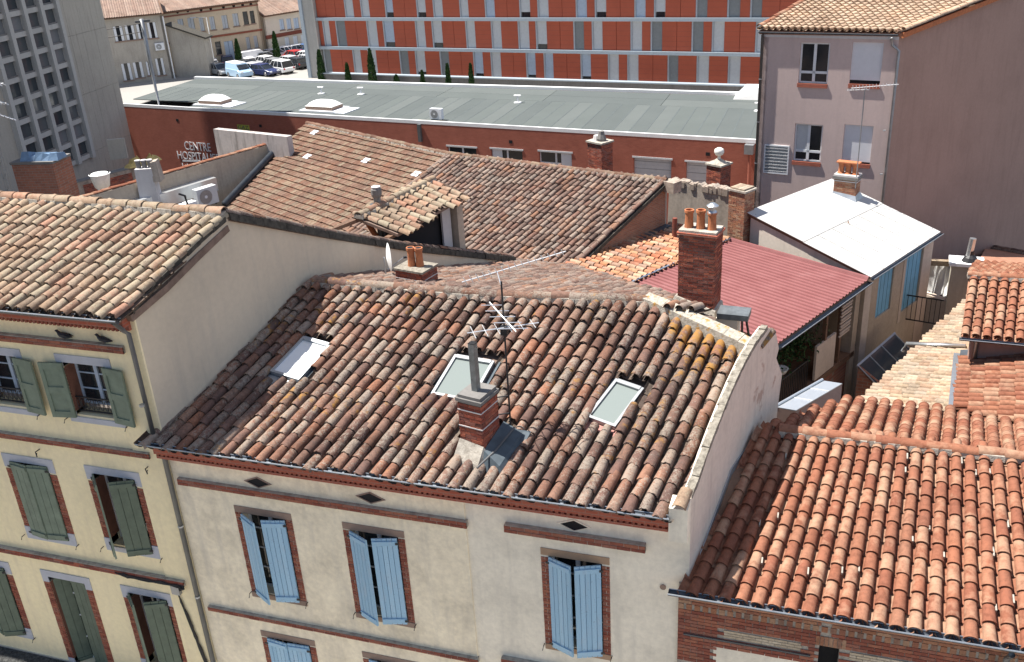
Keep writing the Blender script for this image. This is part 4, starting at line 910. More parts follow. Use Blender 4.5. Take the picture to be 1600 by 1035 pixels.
for n_, q in enumerate(indv + [q for q in bricks if q not in indv]):
    a0, a1, b0, b1, c1, m = q; M = Matrix.Translation(FB.p((a0 + a1) / 2, (b0 + b1) / 2, (c1 - .03) / 2)) @ Matrix.Diagonal((a1 - a0, c1 + .03, b1 - b0, 1))
    if n_ < 290 and q in indv: inst(meshes[m], 'brick', BH, M)
    else: rest.setdefault(m, MB()).add(ubox.v, ubox.f, M, random.random() * .98 + .01)
for m, mb in rest.items(): mb.build('more_bricks', m, BH, kind='stuff')
il = [FB.px(*p, .03) for p in ((1068, 990), (1266, 1026))]; MB().box(FB, il[0][0], il[1][0], il[0][1] - .03, il[0][1], 0, .035).build('iron_beam', 'lintel_iron', BH)
MB().box(FB, rp0[0], ox0 - .22, 6.8, rp0[1] - .02, 0, .008).build('rendered_panel', 'plaster_right', BH)
q = FB.px(1572, 1030, .1); downpipe(BH, [(q[0], -.42, 8.73), (q[0], -.2, 8.45), (q[0], -.2, 5)], .05)
# pale-metal topped parapet in the yard behind it
PW = thing('parapet_wall', 'brown parapet wall capped with pale grey metal sheet behind the orange brick house roof', 'wall', (0, 7.5, 0))
q = [onZ(*p, 8.1) for p in ((1212, 636), (1285, 594.6), (1316, 599.4), (1238, 642))]; q[3] = q[0] + (q[2] - q[1])
MB().prism([p - Zv * .03 for p in q], (0, 0, -2.5)).build('wall_body', 'plaster_pink_gable', PW); MB().prism(q, (0, 0, -.025)).build('metal_cap', 'steel_light', PW)
e = (q[1] - q[0]).normalized(); MB().tube([q[0] + Zv * .03, q[1] + Zv * .03], .03, 6).build('cap_upstand', 'steel_light', PW)
for k in (.35, .7): p = q[0].lerp(q[1], k); r_ = q[3].lerp(q[2], k); MB().tube([p + Zv * .005, r_ + Zv * .005], .012, 4).build('cap_seam', 'steel_light', PW)
# ================================================================== long house behind
RH = thing('rear_house', 'long old house behind the rendered one, half flat-tiled and half curved-tiled', 'house', (-14, 21, 0))
RL, RM, RR = onZ(480, 194, 9.5), onZ(702, 243, 9.5), onZ(1040, 284, 9.5); Bv = onZ(903, 413, 7.68)
D = Bv - RR; er = (RR - RM).normalized()
d1 = Deck(RM, er, -D); Dn = D.normalized()
poly = [RM, RR, Bv, RM + D * 1.55 - er * .5]
Ea = RM + D * 1.7; tile_roof(RH, d1, Ea - er * 4, Ea + er * ((RR - RM).length + .5), RM - D * .02 - er * 4, RR - D * .02 + er * .5, poly, .245, .36, TILES_OLD, 'tile_rear', [], 230)
deck_slab(RH, d1, poly, drop=.07)
el = (RM - RL).normalized(); hl = Vector((el.y, -el.x, 0)); hl = hl if hl.y < 0 else -hl; Dl = (hl + Vector((0, 0, -.385))).normalized()
d2 = Deck(RL, el, -Dl)
poly = [RL - el * .0, RM, d2.px(624, 308), d2.px(600, 345), d2.px(600, 385), d2.px(335, 360), d2.px(362, 316)]
Ln = 11; tile_roof(RH, d2, RL - el * 3 + Dl * Ln, RM + el * 2 + Dl * Ln, RL - el * 3, RM + el * 2, poly, .232, .335, TILES_FLAT, 'tile_flat', [], 60, None, jit=.25, channel=False, name='flat_tile')
deck_slab(RH, d2, poly, drop=.03)
ridge_tiles(RH, [RL + Zv * .05, RM + Zv * .06, RR + Zv * .05], .12, .42, 'tile_flat')
ridge_tiles(RH, [d2.px(622, 309) + Zv * .1, RM + Zv * .06], .1, .42, 'tile_rear', 'hip_tile')
for px in ((481, 246.5), (572.5, 253), (651, 274), (492, 209)):
    c = d2.px(*px) + d2.n * .08; f = Fr(c, d2.u, d2.w); MB().box(f, -.2, .2, -.16, .16, -.03, .0).build('glass_tile', 'blind_white', RH)
# right gable of brick, and verge tiles
fgr = Fr(RR, Vector((D.x, D.y, 0))); fgr = Fr(RR, -Vector((D.x, D.y, 0)).normalized())
gb = [RR - Zv * .1, Bv - Zv * .1, Bv - Zv * 3, RR - Zv * 4]; MB().prism(gb, -fgr.n * .3).build('gable_wall', 'brick_wall_e2', RH)
ridge_tiles(RH, [Bv + Zv * .05 - er * .05, RR + Zv * .05 - er * .05], .1, .4, 'tile_rear', 'verge_tile', bed=False)
mb = MB(); mb.prism([RR + fgr.n * .02 - Zv * .02, Bv + fgr.n * .02 - Zv * .02, Bv + fgr.n * .02 - Zv * .16, RR + fgr.n * .02 - Zv * .16], fgr.n * .08); mb.build('verge_board', 'verge_dark', RH)
MB().prism([Bv - Zv * .0 + fgr.n * .02, RR + fgr.n * .02 - Zv * 1.62, RR + fgr.n * .02 - Zv * 1.85, Bv - Zv * .3 + fgr.n * .02], fgr.n * .25).build('abutment_flashing', 'zinc_dark', RH)
MB().box(Fr(RR, E1), -.05, .5, -.35, .05, -.3, .15).build('gable_pier', 'rubble', RH)
# rest of the walls of the house, out of sight
MB().prism([RL - Zv * .3, RM - Zv * .3, RR - Zv * .3, RR - Zv * 9, RL - Zv * 9], Vector((0, .3, 0))).build('rear_wall', 'plaster_old', RH)
# dormer on the yard slope of the shuttered house
kd = .75; zd, zq_ = 19.5 - 10.38 * kd, 19.5 - 10.8 * kd; A0, A1 = onZ(676, 284, zd), onZ(560, 342, zd); Q0, Q1 = onZ(725, 308, zq_), onZ(621, 366, zq_)
DM = MB().prism([A0, A1, Q1, Q0], (0, 0, -.08)).build('dormer', 'tile_bed', LH)
dd = Deck(Q1, Q0 - Q1, A1 - Q1); tile_roof(DM, dd, Q1, Q0, A1, A0, [A0, A1, Q1 - (A1 - Q1) * .12, Q0 - (A0 - Q0) * .12], .275, .34, TILES_OLD, 'tile_left', [], 60)
ridge_tiles(DM, [A1 + Zv * .08, A0 + Zv * .08], .13, .42, 'tile_left')
n_ = (Q0 - Q1).normalized(); w_ = Vector((-n_.y, n_.x, 0)); w_ = w_ if w_.x > 0 else -w_
MB().prism([A0, A1, A1 - w_ * 1.2 - Zv * .5, A0 - w_ * 1.2 - Zv * .4], (0, 0, -.1)).build('dormer_far_slope', 'tile_flat', DM)
fd = Fr(Q1, n_); Lq = (Q0 - Q1).length
MB().prism([Q0 - w_ * .4, Q1 - w_ * .4, Q1 - w_ * .4 - Zv * 2, Q0 - w_ * .4 - Zv * 2], -w_ * .05).build('dormer_opening', 'dark_gap', DM)
MB().box(fd, Lq - .85, Lq - .4, -1.9, -.05, -.33, -.27).build('dormer_shutter', 'stone_white', DM); MB().box(fd, Lq - .32, Lq + .0, -1.9, -.04, -.36, -.08).build('dormer_post', 'plaster_tan', DM)
MB().box(fd, -.2, Lq, -.13, -.05, -.3, -.14).build('dormer_plate', 'wood_brown', DM)
# stove pipe by the dormer
vp = onZ(594, 352, 19.5 - 11.2 * .74); vt = zat(vp.x, vp.y, 291)
VP = MB().tube([(vp.x, vp.y, 10), (vp.x, vp.y, vt - .3)], .1, 10).build('vent_stack', 'flue_metal', LH); MB().lathe([(.12, 0), (.15, .08), (.15, .22), (.11, .27)], (vp.x, vp.y, vt - .31), 10).build('vent_cowl', 'concrete_dark', VP); MB().lathe([(.13, 0), (.13, .025)], (vp.x, vp.y, vt - .035), 10).build('vent_lid', 'stone_white', VP)
MB().lathe([(.04, 0), (.25, .02), (.22, .12), (.1, .24)], (vp.x - .2, vp.y + .12, vt - .8), 10).build('vent_collar', 'lead', VP)
MB().tube([(vp.x - .42, vp.y - .08, vt - .9), (vp.x - .05, vp.y - .2, vt - 1.4)], .08, 8).build('clay_pipe', 'terracotta_pot', VP)
# dark lead valley along the left edge
a, b = d2.px(446, 226) + Zv * .2, d2.px(352, 326) + Zv * .2; MB().tube([a, b], .16, 8).build('valley_roll', 'zinc_dark', RH, smooth=True)
# ================================================================== yard wall with duct and air conditioning
YW = thing('yard_wall', 'long tan yard wall with a clay tile coping, sloping up to the flat-tiled roof', 'wall', (-27.5, 22, 0))
a, b = onZ(120, 313, 8.9), onZ(446, 219, 9.1); fy = Fr(a, (b - a)); Ly = (b - a).length
MB().prism([a, b, b - Zv * 9, a - Zv * 9], -fy.n * .3).build('wall_body', 'plaster_tan', YW)
ridge_tiles(YW, [a - fy.n * .15 + Zv * .02, b - fy.n * .15 + Zv * .02], .14, .4, 'tile_new', 'coping_tile', bed=False, flat=.5)
MB().box(fy, fy.px(185, 315)[0] - 4, fy.px(330, 285)[0], fy.px(330, 287)[1] - .25, fy.px(330, 287)[1] + .35, .02, .5).build('duct', 'steel_light', YW)
PWt = tag(MB().prism([onZ(*p, 9.6) for p in ((333, 202), (448, 214))] + [onZ(448, 214, 9.6) - Zv * 2.2, onZ(333, 202, 9.6) - Zv * 2.2], (.1, .3, 0)).build('pale_parapet', 'stained_wall', org=onZ(390, 210, 7)), 'pale grey stained parapet wall between the hospital sign and the flat-tiled roof', 'wall')
def ac_unit(name, label, o, u, s=1.0, mat='white_frame', group=None):
    t_ = thing(name, label, 'air conditioner', o, group); f = Fr(o, u); MB().box(f, -.42 * s, .42 * s, .05, .7 * s, -.3 * s, 0).build('casing', mat, t_)
    MB().lathe([(.26 * s, 0), (.26 * s, .012)], f.p(-.08 * s, .37 * s, .0), 16, f.n).build('fan_grille', 'metal_grey', t_); MB().lathe([(.06 * s, .0), (.06 * s, .02)], f.p(-.08 * s, .37 * s, .004), 8, f.n).build('fan_hub', 'white_frame', t_)
    for a in (-.3, .3): MB().box(f, a * s - .03, a * s + .03, 0, .05, -.3 * s, 0).build('foot', 'iron', t_)
    return t_
q = onP(328, 322, fy.o + fy.n * 1.3, fy.n); ac_unit('air_conditioner', 'white air conditioner with a round fan, beside the dark valley roll', q, fy.u, 1.2, 'blind_grey')
q = onP(292, 322, fy.o + fy.n * 1.9, fy.n); MB_ = MB().box(Fr(q, fy.u), -.5, .5, -.3, .08, -.4, 0).build('duct_box', 'white_frame', org=q); tag(MB_, 'low white metal box with a black hose beside the air conditioner', 'duct box'); MB().tube([q + fy.u * .05, q + fy.u * .0 + Zv * .45, q - fy.u * .25 + Zv * .6], .05, 6).build('hose', 'plastic_black', MB_)
# tall white chimney, and the white funnel cowl
WC = thing('white_chimney', 'tall white rendered chimney with three clay pots behind the shuttered house ridge', 'chimney', (-27.5, 19.5, 4))
c = onZ(240, 320, 7.9); fc = Fr((c.x, c.y, 0), (.93, .36, 0)); zt = zat(c.x, c.y, 262); MB().hexa([fc.p(-.5, 4, .36), fc.p(.42, 4, .36), fc.p(.42, 4, -.36), fc.p(-.5, 4, -.36), fc.p(-.4, zt, .28), fc.p(.33, zt, .28), fc.p(.33, zt, -.28), fc.p(-.4, zt, -.28)]).build('shaft', 'stone_white', WC)
for k, du in enumerate((-.28, -.03, .22)): MB().lathe([(.11, -.1), (.1, .2), (.12, .3), (.1, .34)], fc.p(du, zt, 0), 10).build('chimney_pot', 'concrete_dark', WC); MB().lathe([(.125, .3), (.125, .34), (.06, .35)], fc.p(du, zt, 0), 10).build('pot_rim', 'stone_white', WC)
MB().hexa([fc.p(.3, zt - .6, .3), fc.p(.62, zt - .6, .3), fc.p(.62, zt - .6, -.3), fc.p(.3, zt - .6, -.3), fc.p(.3, zt + .25, .25), fc.p(.55, zt + .3, .25), fc.p(.55, zt + .3, -.25), fc.p(.3, zt + .25, -.25)]).build('chimney_shoulder', 'plaster_old', WC)
c = onZ(166, 316, 8.2); zc1, zc0 = zat(c.x, c.y, 271), zat(c.x, c.y, 296)
FC = thing('funnel_cowl', 'white ceramic funnel cowl on a grey pipe behind the shuttered house ridge', 'vent cowl', (c.x, c.y, 5)); MB().tube([(c.x, c.y, 5), (c.x, c.y, zc0 + .05)], .2, 14).build('pipe', 'zinc', FC, smooth=True)
h = zc1 - zc0; MB().lathe([(.2, 0), (.32, h * .2), (.37, h * .6), (.42, h * .95), (.42, h), (.36, h), (.31, h * .6), (.18, h * .3)], (c.x, c.y, zc0), 18).build('funnel', 'ceramic', FC, smooth=True); MB().lathe([(.42, h * .93), (.45, h * .97), (.42, h)], (c.x, c.y, zc0), 18).build('funnel_rim', 'white_paint', FC)
# dark low wall, brick bulkhead and clutter in the yard by the tower
q0, q1 = onZ(60, 302, 6), onZ(232, 257, 6); YL = thing('low_yard_wall', 'dark crumbling brick wall in shade below the concrete tower', 'wall', q0)
MB().prism([q0, q1, q1 - Zv * 6, q0 - Zv * 6], Vector((-.3, .1, 0))).build('wall_body', 'rubble', YL)
fq = Fr(q0, q1 - q0); mb = MB(); brick_rows(mb, fq, 2.5, 5.5, -1.2, -.2, 0, .3, .08); mb.build('brick_patch', 'brick_chimney', YL, kind='stuff')
MB().prism([q0 + Zv * .05, q1 + Zv * .05, q1 + Vector((-.5, .2, .05)), q0 + Vector((-.5, .2, .05))], (0, 0, -.06)).build('coping', 'concrete_dark', YL)
q0 = onZ(18, 258, 9.2); fb_ = Fr(q0, (1, .18, 0)); wq = fb_.px(80, 250)[0]; BB = thing('brick_bulkhead', 'squat patched brick block with a blue sheet on top behind the shuttered house ridge', 'brick block', q0)
MB().box(fb_, 0, wq, -4, 0, -1.5, 0).build('block', 'brick_rough', BB); MB().box(fb_, -.05, wq + .05, 0, .12, -1.5, .05).build('block_cap', 'concrete_dark', BB)
tb = MB(); rg = random.Random(2)
for k in range(5): x0 = .4 + k * .35; tb.hexa([fb_.p(x0, .12, -.1), fb_.p(x0 + .5, .12, -.15), fb_.p(x0 + .45, .12, -1), fb_.p(x0, .12, -1), fb_.p(x0 + .1, .3 + rg.uniform(.0, .25), -.25), fb_.p(x0 + .4, .3 + rg.uniform(0, .25), -.3), fb_.p(x0 + .4, .35, -.9), fb_.p(x0 + .1, .3, -.9)])
o = tb.build('blue_sheet', 'tarp_blue', org=fb_.p(1, .12, -.5)); tag(o, 'crumpled blue sheet lying on the patched brick block', 'tarpaulin')
def heap(px, z, r, mat, name, label, cat, seed):
    c = onZ(*px, z); rg = random.Random(seed); mb = MB(); n = 9
    ring = [[c + Vector((math.cos(2 * math.pi * j / n) * r * (1 - k * .28) * rg.uniform(.7, 1.2), math.sin(2 * math.pi * j / n) * r * (1 - k * .28) * rg.uniform(.7, 1.2), k * .2 * r * rg.uniform(.7, 1.3))) for j in range(n)] for k in range(4)]
    for k in range(3):
        for j in range(n): mb.poly([ring[k][j], ring[k][(j + 1) % n], ring[k + 1][(j + 1) % n], ring[k + 1][j]])
    mb.poly(ring[3]); o = mb.build(name, mat, org=c); return tag(o, label, cat)
heap((214, 258), 6.05, .75, 'tarp_yellow', 'yellow_sheet', 'crumpled ochre sheet on the low wall behind the white chimney', 'tarpaulin', 5); heap((238, 251), 6.05, .6, 'tarp_yellow', 'yellow_sheet', 'small ochre bundle behind the pots of the white chimney', 'tarpaulin', 8)
q = onZ(186, 246, 6); f = Fr(q, (.8, .5, 0), (-.3, -.1, 1)); o = MB().box(f, -.5, .5, -.1, 1.1, -.3, .1).build('grey_slab', 'concrete', org=q); tag(o, 'grey slab leaning on edge at the foot of the concrete tower', 'slab')
LA = thing('lattice_aerial', 'white grid aerial on a dark lattice mast beside the patched brick block', 'aerial', onZ(14, 300, 9)); c = onP(14, 300, q0 + fb_.n * 1.0, fb_.n); zt = zat(c.x, c.y, 135)
for dx, dy in ((-.12, 0), (.12, 0), (0, .2)): MB().tube([(c.x + dx, c.y + dy, c.z - 3), (c.x + dx, c.y + dy, zt - .8)], .025, 5).build('mast_leg', 'metal_grey', LA)
mb = MB(); k = c.z - 3
while k < zt - 1: mb.tube([(c.x - .12, c.y, k), (c.x + .12, c.y, k + .3), (c.x, c.y + .2, k + .45), (c.x - .12, c.y, k + .6)], .012, 4); k += .6
mb.build('mast_bracing', 'metal_grey', LA); MB().tube([(c.x, c.y, zt - 1.2), (c.x, c.y, zt)], .03, 6).build('mast_top', 'metal_grey', LA)
for z_, dr in ((zt - .1, (1, .2, .1)), (zt - .6, (1, .1, -.1)), (zt - .9, (.7, .6, -.5))):
    mb = MB(); yagi(mb, (c.x - .6, c.y, z_), dr, 1.7, 9, .38, (0, .5, 1), .024); mb.build('aerial_rods', 'alu', LA)
# ================================================================== small orange roof, ruined wall, free chimneys
OR = thing('lean_to', 'small lean-to with patchy orange curved tiles below the brick gable', 'lean-to', (-6.5, 18.5, 0))
UA, UB = onZ(898, 416, 7.72), onZ(1052, 352, 7.72); A_, B_ = onZ(980, 447, 7.52), onZ(1140, 376, 7.52)
do = Deck(A_, B_ - A_, UA - A_); s0 = A_ - (B_ - A_) * .3; tile_roof(OR, do, s0, B_ + (B_ - A_) * .1, s0 + (UA - A_), B_ + (B_ - A_) * .1 + (UB - B_), [A_ - (B_ - A_) * .3, B_, UB + (UB - B_) * .1, UA + (UA - A_) * .1 - (B_ - A_) * .2], .25, .35, TILES_OLD, 'tile_orange', [], 220)
deck_slab(OR, do, [A_ - (B_ - A_) * .3, B_, UB, UA - (B_ - A_) * .2], 'tile_bed_new', drop=.06)
MB().tube([A_ - (B_ - A_) * .3 + Zv * .08, B_ + Zv * .08], .035, 6).build('edge_flashing', 'steel_light', OR); MB().prism([A_ - Zv * .15, B_ - Zv * .15, B_ - Zv * 7, A_ - Zv * 7], -E1 * .2).build('wall', 'plaster_old', OR)
c = onZ(1054, 372, 7.7); p = MB().tube([(c.x, c.y, 7.4), (c.x, c.y, zat(c.x, c.y, 341))], [.1, .09], 8).build('clay_flue', 'brick_chimney', OR); MB().lathe([(.15, 0), (.15, .2)], (c.x, c.y, 7.55), 8).build('flue_collar', 'zinc', p)
RW = thing('ruined_wall', 'broken rubble wall with a crumbling top beside the brick gable end', 'wall', (-4.8, 23.8, 0))
q0, q1 = onZ(1046, 284, 8.7), onZ(1142, 302, 8.6); fr_ = Fr(q0, q1 - q0); Lw = (q1 - q0).length; rg = random.Random(3); top = [(k / 14 * Lw, rg.uniform(-.12, .12) + .05) for k in range(15)]
MB().prism([fr_.p(a, b) for a, b in top] + [fr_.p(Lw, -6), fr_.p(0, -6)], -fr_.n * .4).build('wall_body', 'plaster_old', RW)
mb = MB()
for k in range(70): a = rg.uniform(0, Lw - .2); h = rg.uniform(.02, .13); mb.box(fr_, a, a + rg.uniform(.06, .22), -.15, h, -rg.uniform(.2, .4), rg.uniform(-.05, .06)); 
mb.build('loose_stones', 'rubble', RW, kind='stuff')
def free_chimney(name, label, c, zb, pxt, w, d, u, mat='brick_chimney', fin=None, bh=.065):
    t_ = thing(name, label, 'chimney', (c.x, c.y, zb)); zt = zat(c.x, c.y, pxt); p, f0 = stack(t_, c.x, c.y, zb, zt, w, d, u, mat, 'mortar', 'stack', bh, .22)
    MB().box(f0, -w / 2 - .05, w / 2 + .05, zt, zt + .07, -d / 2 - .05, d / 2 + .05).build('chimney_cap', 'mortar', t_); return t_, f0, zt + .07
U1 = (.857, -.51); c = onZ(1153, 362, 7.55) + E1 * .1
t_, f0, z = free_chimney('brick_chimney', 'square worn brick chimney with a stone-covered top between the red and white roofs', c, 7.0, 297, .7, .6, U1, 'brick_old')
for k in range(4): MB().box(f0, -.3 + k * .15, -.14 + k * .15, z, z + .06, -.3, .3).build('cap_stone', 'tile_beige', t_)
c = onZ(938, 262, 8.2); t_, f0, z = free_chimney('brick_chimney', 'dark sooty brick chimney behind the ridge of the long rear house', c, 4, 222, .85, .7, U1, 'brick_chimney'); MB().lathe([(.2, 0), (.22, .1), (.14, .3), (.12, .42)], f0.p(.1, z, 0), 8).build('chimney_pot', 'concrete_dark', t_); MB().lathe([(.2, 0), (.16, .2)], f0.p(-.15, z, 0), 8).build('mortar_cone', 'stone_white', t_)
c = onZ(1122, 288, 8.3); t_, f0, z = free_chimney('brick_chimney', 'small brick chimney with a round white cowl behind the ruined wall', c, 4, 257, .7, .65, U1); MB().lathe([(.34, 0), (.1, .16)], f0.p(0, z, 0), 8).build('mortar_cone', 'mortar', t_); MB().lathe([(.06, .1), (.06, .28), (.15, .32), (.2, .42), (.18, .54), (.08, .6)], f0.p(0, z, 0), 12).build('round_cowl', 'ceramic', t_, smooth=True)
# ================================================================== red sheet-metal roof over a terrace
TR = thing('terrace_building', 'yard building under a red ribbed metal roof, with a shaded open terrace', 'building', (-2, 17, 0))
A_, B_, C_, D_ = onZ(978, 449, 7.5), onZ(1142, 376, 7.5), onZ(1357, 437, 7.1), onZ(1214, 538, 7.1)
e2 = (C_ - D_); n_r = 27; mb = MB(); seg = []
for k in range(n_r):
    for f_, h in ((0, 0), (.55, 0), (.65, .045), (.88, .045), (.98, 0)): seg.append(((k + f_) / n_r, h))
seg.append((1, 0))
for (t0, h0), (t1, h1) in zip(seg[:-1], seg[1:]): mb.poly([D_.lerp(C_, t0) + Zv * h0, D_.lerp(C_, t1) + Zv * h1, A_.lerp(B_, t1) + Zv * h1, A_.lerp(B_, t0) + Zv * h0])
mb.build('roof_sheet', 'red_sheet', TR)
MB().prism([A_ - Zv * .03, B_ - Zv * .03, C_ - Zv * .03, D_ - Zv * .03], (0, 0, -.1)).build('roof_deck', 'wood_brown', TR)
e = (C_ - D_).normalized(); gutter(TR, D_ + E1 * .08 - Zv * .06, C_ + E1 * .08 - Zv * .06, .09, 'zinc', 'zinc_dark')
MB().tube([B_ + Zv * .05, C_ + Zv * .05], .06, 6).build('edge_trim', 'red_sheet', TR)
ft = Fr(D_ - E1 * .25, e); Lt = (C_ - D_).length; zf = 4.4 - 7.1
MB().box(ft, -1.0, Lt, zf - .2, zf, -3, 0).build('terrace_floor', 'wood_brown', TR); MB().box(ft, -1.0, Lt, zf, -.15, -3.1, -2.6).build('terrace_back_wall', 'plaster_old', TR); MB().box(ft, -1.0, Lt, -7.1, zf - .2, -.4, -.1).build('lower_wall', 'brick_rough', TR)
MB().box(ft, Lt - .3, Lt + .05, -7.1, -.15, -3, 0).build('end_wall', 'plaster_tan', TR)
for k in (.62, .8): MB().box(ft, Lt * k, Lt * k + .12, zf, -.14, -.15, -.03).build('post', 'wood_brown', TR)
mb = MB(); mb.box(ft, -1, Lt * .45, zf + .95, zf + 1.0, -.08, -.04); mb.build('rail', 'iron', TR); 
bm_ = MB(); a = -1.0
while a < Lt * .45: bm_.box(ft, a, a + .025, zf + .02, zf + .95, -.07, -.045); a += .12
bm_.build('balusters', 'iron', TR, kind='stuff')
q = ft.px(1276, 565)[0], ft.px(1306, 540)[0]; MB().box(ft, q[0], q[1], zf + .02, zf + 1.25, -.1, -.02).build('parapet_panel', 'plaster_beige', TR)
q = ft.px(1315, 500)[0], ft.px(1331, 490)[0]; mb = MB()
for k in range(14):
    z = -1.75 + k * .12; mb.box(ft, q[0], q[1], z, z + .06, -.06 + (k % 2) * .02, -.02 + (k % 2) * .02)
mb.build('screen_blocks', 'plaster_beige', TR, kind='stuff')
rg = random.Random(9); mb = MB()
for k in range(900):
    c = ft.p(rg.gauss(Lt * .38, .9), zf + 1.35 + rg.gauss(0, .28), -.6 + rg.gauss(0, .3)); r_ = .05; v1 = Vector((rg.gauss(0, 1), rg.gauss(0, 1), rg.gauss(0, 1))).normalized() * r_; v2 = Vector((rg.gauss(0, 1), rg.gauss(0, 1), rg.gauss(0, 1))).normalized() * r_; mb.cr = rg.random(); mb.poly([c - v1, c + v2, c + v1, c - v2])
o = mb.build('terrace_plants', 'foliage', org=ft.p(Lt * .38, zf, -.6)); tag(o, 'dark leafy plants growing along the shaded terrace railing', 'plant')
c = ft.p(ft.px(1235, 565)[0], zf + 1.0, -.3); o = MB().lathe([(.16, 0), (.24, .16), (.2, .16), (.05, .05)], c, 12).build('bowl', 'ceramic', org=c); tag(o, 'pale bowl standing on the terrace railing under the red roof', 'bowl')
# ================================================================== white-roofed building
WB = thing('white_roof_building', 'small yard building with a glaring white sheet roof and blue panels in its tan wall', 'building', (1, 22, 0))
L_, K_, G_, H_ = onZ(1165, 332, 8.4), onZ(1300, 280, 8.4), onZ(1470, 362, 7.2), onZ(1361, 433, 7.2)
def W4(s, t_): return L_.lerp(K_, s).lerp(H_.lerp(G_, s), t_)
for i in range(6):
    for j in range(2):
        s0, s1 = i / 6, (i + 1) / 6 - .004; t0, t1 = (0, .475) if j == 0 else (.48, 1); z = Zv * (.02 if j == 0 else .0)
        MB().prism([W4(s0, t0) + z, W4(s1, t0) + z, W4(s1, t1 + (.01 if j == 0 else 0)) + z, W4(s0, t1 + (.01 if j == 0 else 0)) + z], (0, 0, -.02)).build('roof_sheet', 'white_sheet', WB)
MB().prism([W4(.01, .01) - Zv * .03, W4(.99, .01) - Zv * .03, W4(.99, .985) - Zv * .03, W4(.01, .985) - Zv * .03], (0, 0, -.1)).build('roof_deck', 'wood_brown', WB)
mb = MB(); 
for i in range(7):
    for j in range(8): c = W4(min(.98, i / 6 + .03), (j + .5) / 8) + Zv * .02; mb.lathe([(.022, 0), (.012, .015)], c, 5)
mb.build('roof_screws', 'metal_grey', WB, kind='stuff')
for i in range(1, 6): MB().prism([W4(i / 6 - .006, 0) + Zv * .025, W4(i / 6 + .002, 0) + Zv * .025, W4(i / 6 + .002, 1) + Zv * .008, W4(i / 6 - .006, 1) + Zv * .008], (0, 0, -.012)).build('sheet_lap', 'sheet_lap', WB)
MB().prism([W4(0, .484), W4(1, .484), W4(1, .49), W4(0, .49)], (0, 0, .006)).build('sheet_lap', 'sheet_lap', WB)
i4 = [W4(.02, .03), W4(.98, .03), W4(.98, .96), W4(.02, .96)]
MB().prism([i4[0] - Zv * .1, i4[3] - Zv * .1, i4[3] - Zv * 8, i4[0] - Zv * 8], Vector((.2, .1, 0))).build('side_wall', 'plaster_peel', WB)
fw2 = Fr(i4[3], i4[2] - i4[3]); Lw = (i4[2] - i4[3]).length; pn = [(fw2.px(1371, 460)[0], fw2.px(1393, 460)[0], -2.05, -.32), (fw2.px(1414, 430)[0], fw2.px(1439, 420)[0], -2.55, -.2)]
mb = MB(); holed_wall(mb, fw2, 0, Lw, -8, -.1, pn, .2); mb.build('front_wall', 'plaster_tan', WB)
MB().box(fw2, pn[1][0] - .22, pn[1][0] - .02, -2.9, -.13, -.02, .02).build('door_jamb', 'plaster_beige', WB); MB().box(fw2, pn[1][1] + .02, Lw, -5, -.13, -.02, .02).build('door_jamb', 'plaster_beige', WB)
for k, a in enumerate(pn):
    b = MB().box(fw2, a[0], a[1], a[2], a[3], -.1, -.06).build('blue_panel', 'blue_panel', WB)
    for j in range(1, 4): MB().box(fw2, a[0] + (a[1] - a[0]) * j / 4 - .008, a[0] + (a[1] - a[0]) * j / 4 + .008, a[2], a[3], -.06, -.055).build('panel_groove', 'car_teal', b)
MB().prism([i4[1] - Zv * .1, i4[2] - Zv * .1, i4[2] - Zv * 8, i4[1] - Zv * 8], Vector((-.2, -.1, 0))).build('far_wall', 'plaster_tan', WB)
gutter(WB, H_ + fw2.n * .06 - Zv * .06, G_ + fw2.n * .06 - Zv * .06, .06, 'zinc', 'zinc_dark')
cA = onP(1322, 304, L_, (K_ - L_).cross(H_ - L_)); u_ = (H_ - L_).normalized(); p, f0 = stack(WB, cA.x, cA.y, cA.z - .4, zat(cA.x, cA.y, 278), .85, .5, (u_.x * .8 + .3, u_.y * .6), 'brick_old'); zt = zat(cA.x, cA.y, 278)
MB().box(f0, -.48, .48, zt, zt + .1, -.3, .3).build('chimney_cap', 'concrete_dark', p); MB().box(f0, -.45, .45, zt + .1, zt + .16, -.27, .27).build('chimney_cap', 'stone_white', p); MB().box(f0, -.44, .44, zt - .1, zt - .07, -.262, .262).build('mortar_band', 'stone_white', p)
for du in (-.27, 0, .27): MB().lathe([(.15, 0), (.1, .12), (.09, .3), (.13, .42), (.13, .46), (.08, .46)], f0.p(du, zt + .14, 0), 12).build('chimney_pot', 'terracotta_pot', p, smooth=True)
MB().box(f0, -.43, .43, zt + .585, zt + .63, -.16, .16).build('pot_slab', 'terracotta_pot', p); MB().hexa([f0.p(-.6, cA.z - .25, .45), f0.p(.6, cA.z - .35, .45), f0.p(.6, cA.z - .2, -.4), f0.p(-.6, cA.z - .1, -.4), f0.p(-.43, cA.z + .15, .26), f0.p(.43, cA.z + .05, .26), f0.p(.43, cA.z + .1, -.26), f0.p(-.43, cA.z + .2, -.26)]).build('mortar_skirt', 'zinc', p)
c = f0.p(.4, zt, .25); za = zat(c.x, c.y, 138); AE = thing('yard_aerial', 'slim aerial mast with one long boom beside the chimney on the white roof', 'aerial', c); MB().tube([c - Zv * .3, (c.x, c.y, za)], .022, 5).build('mast', 'metal_grey', AE)
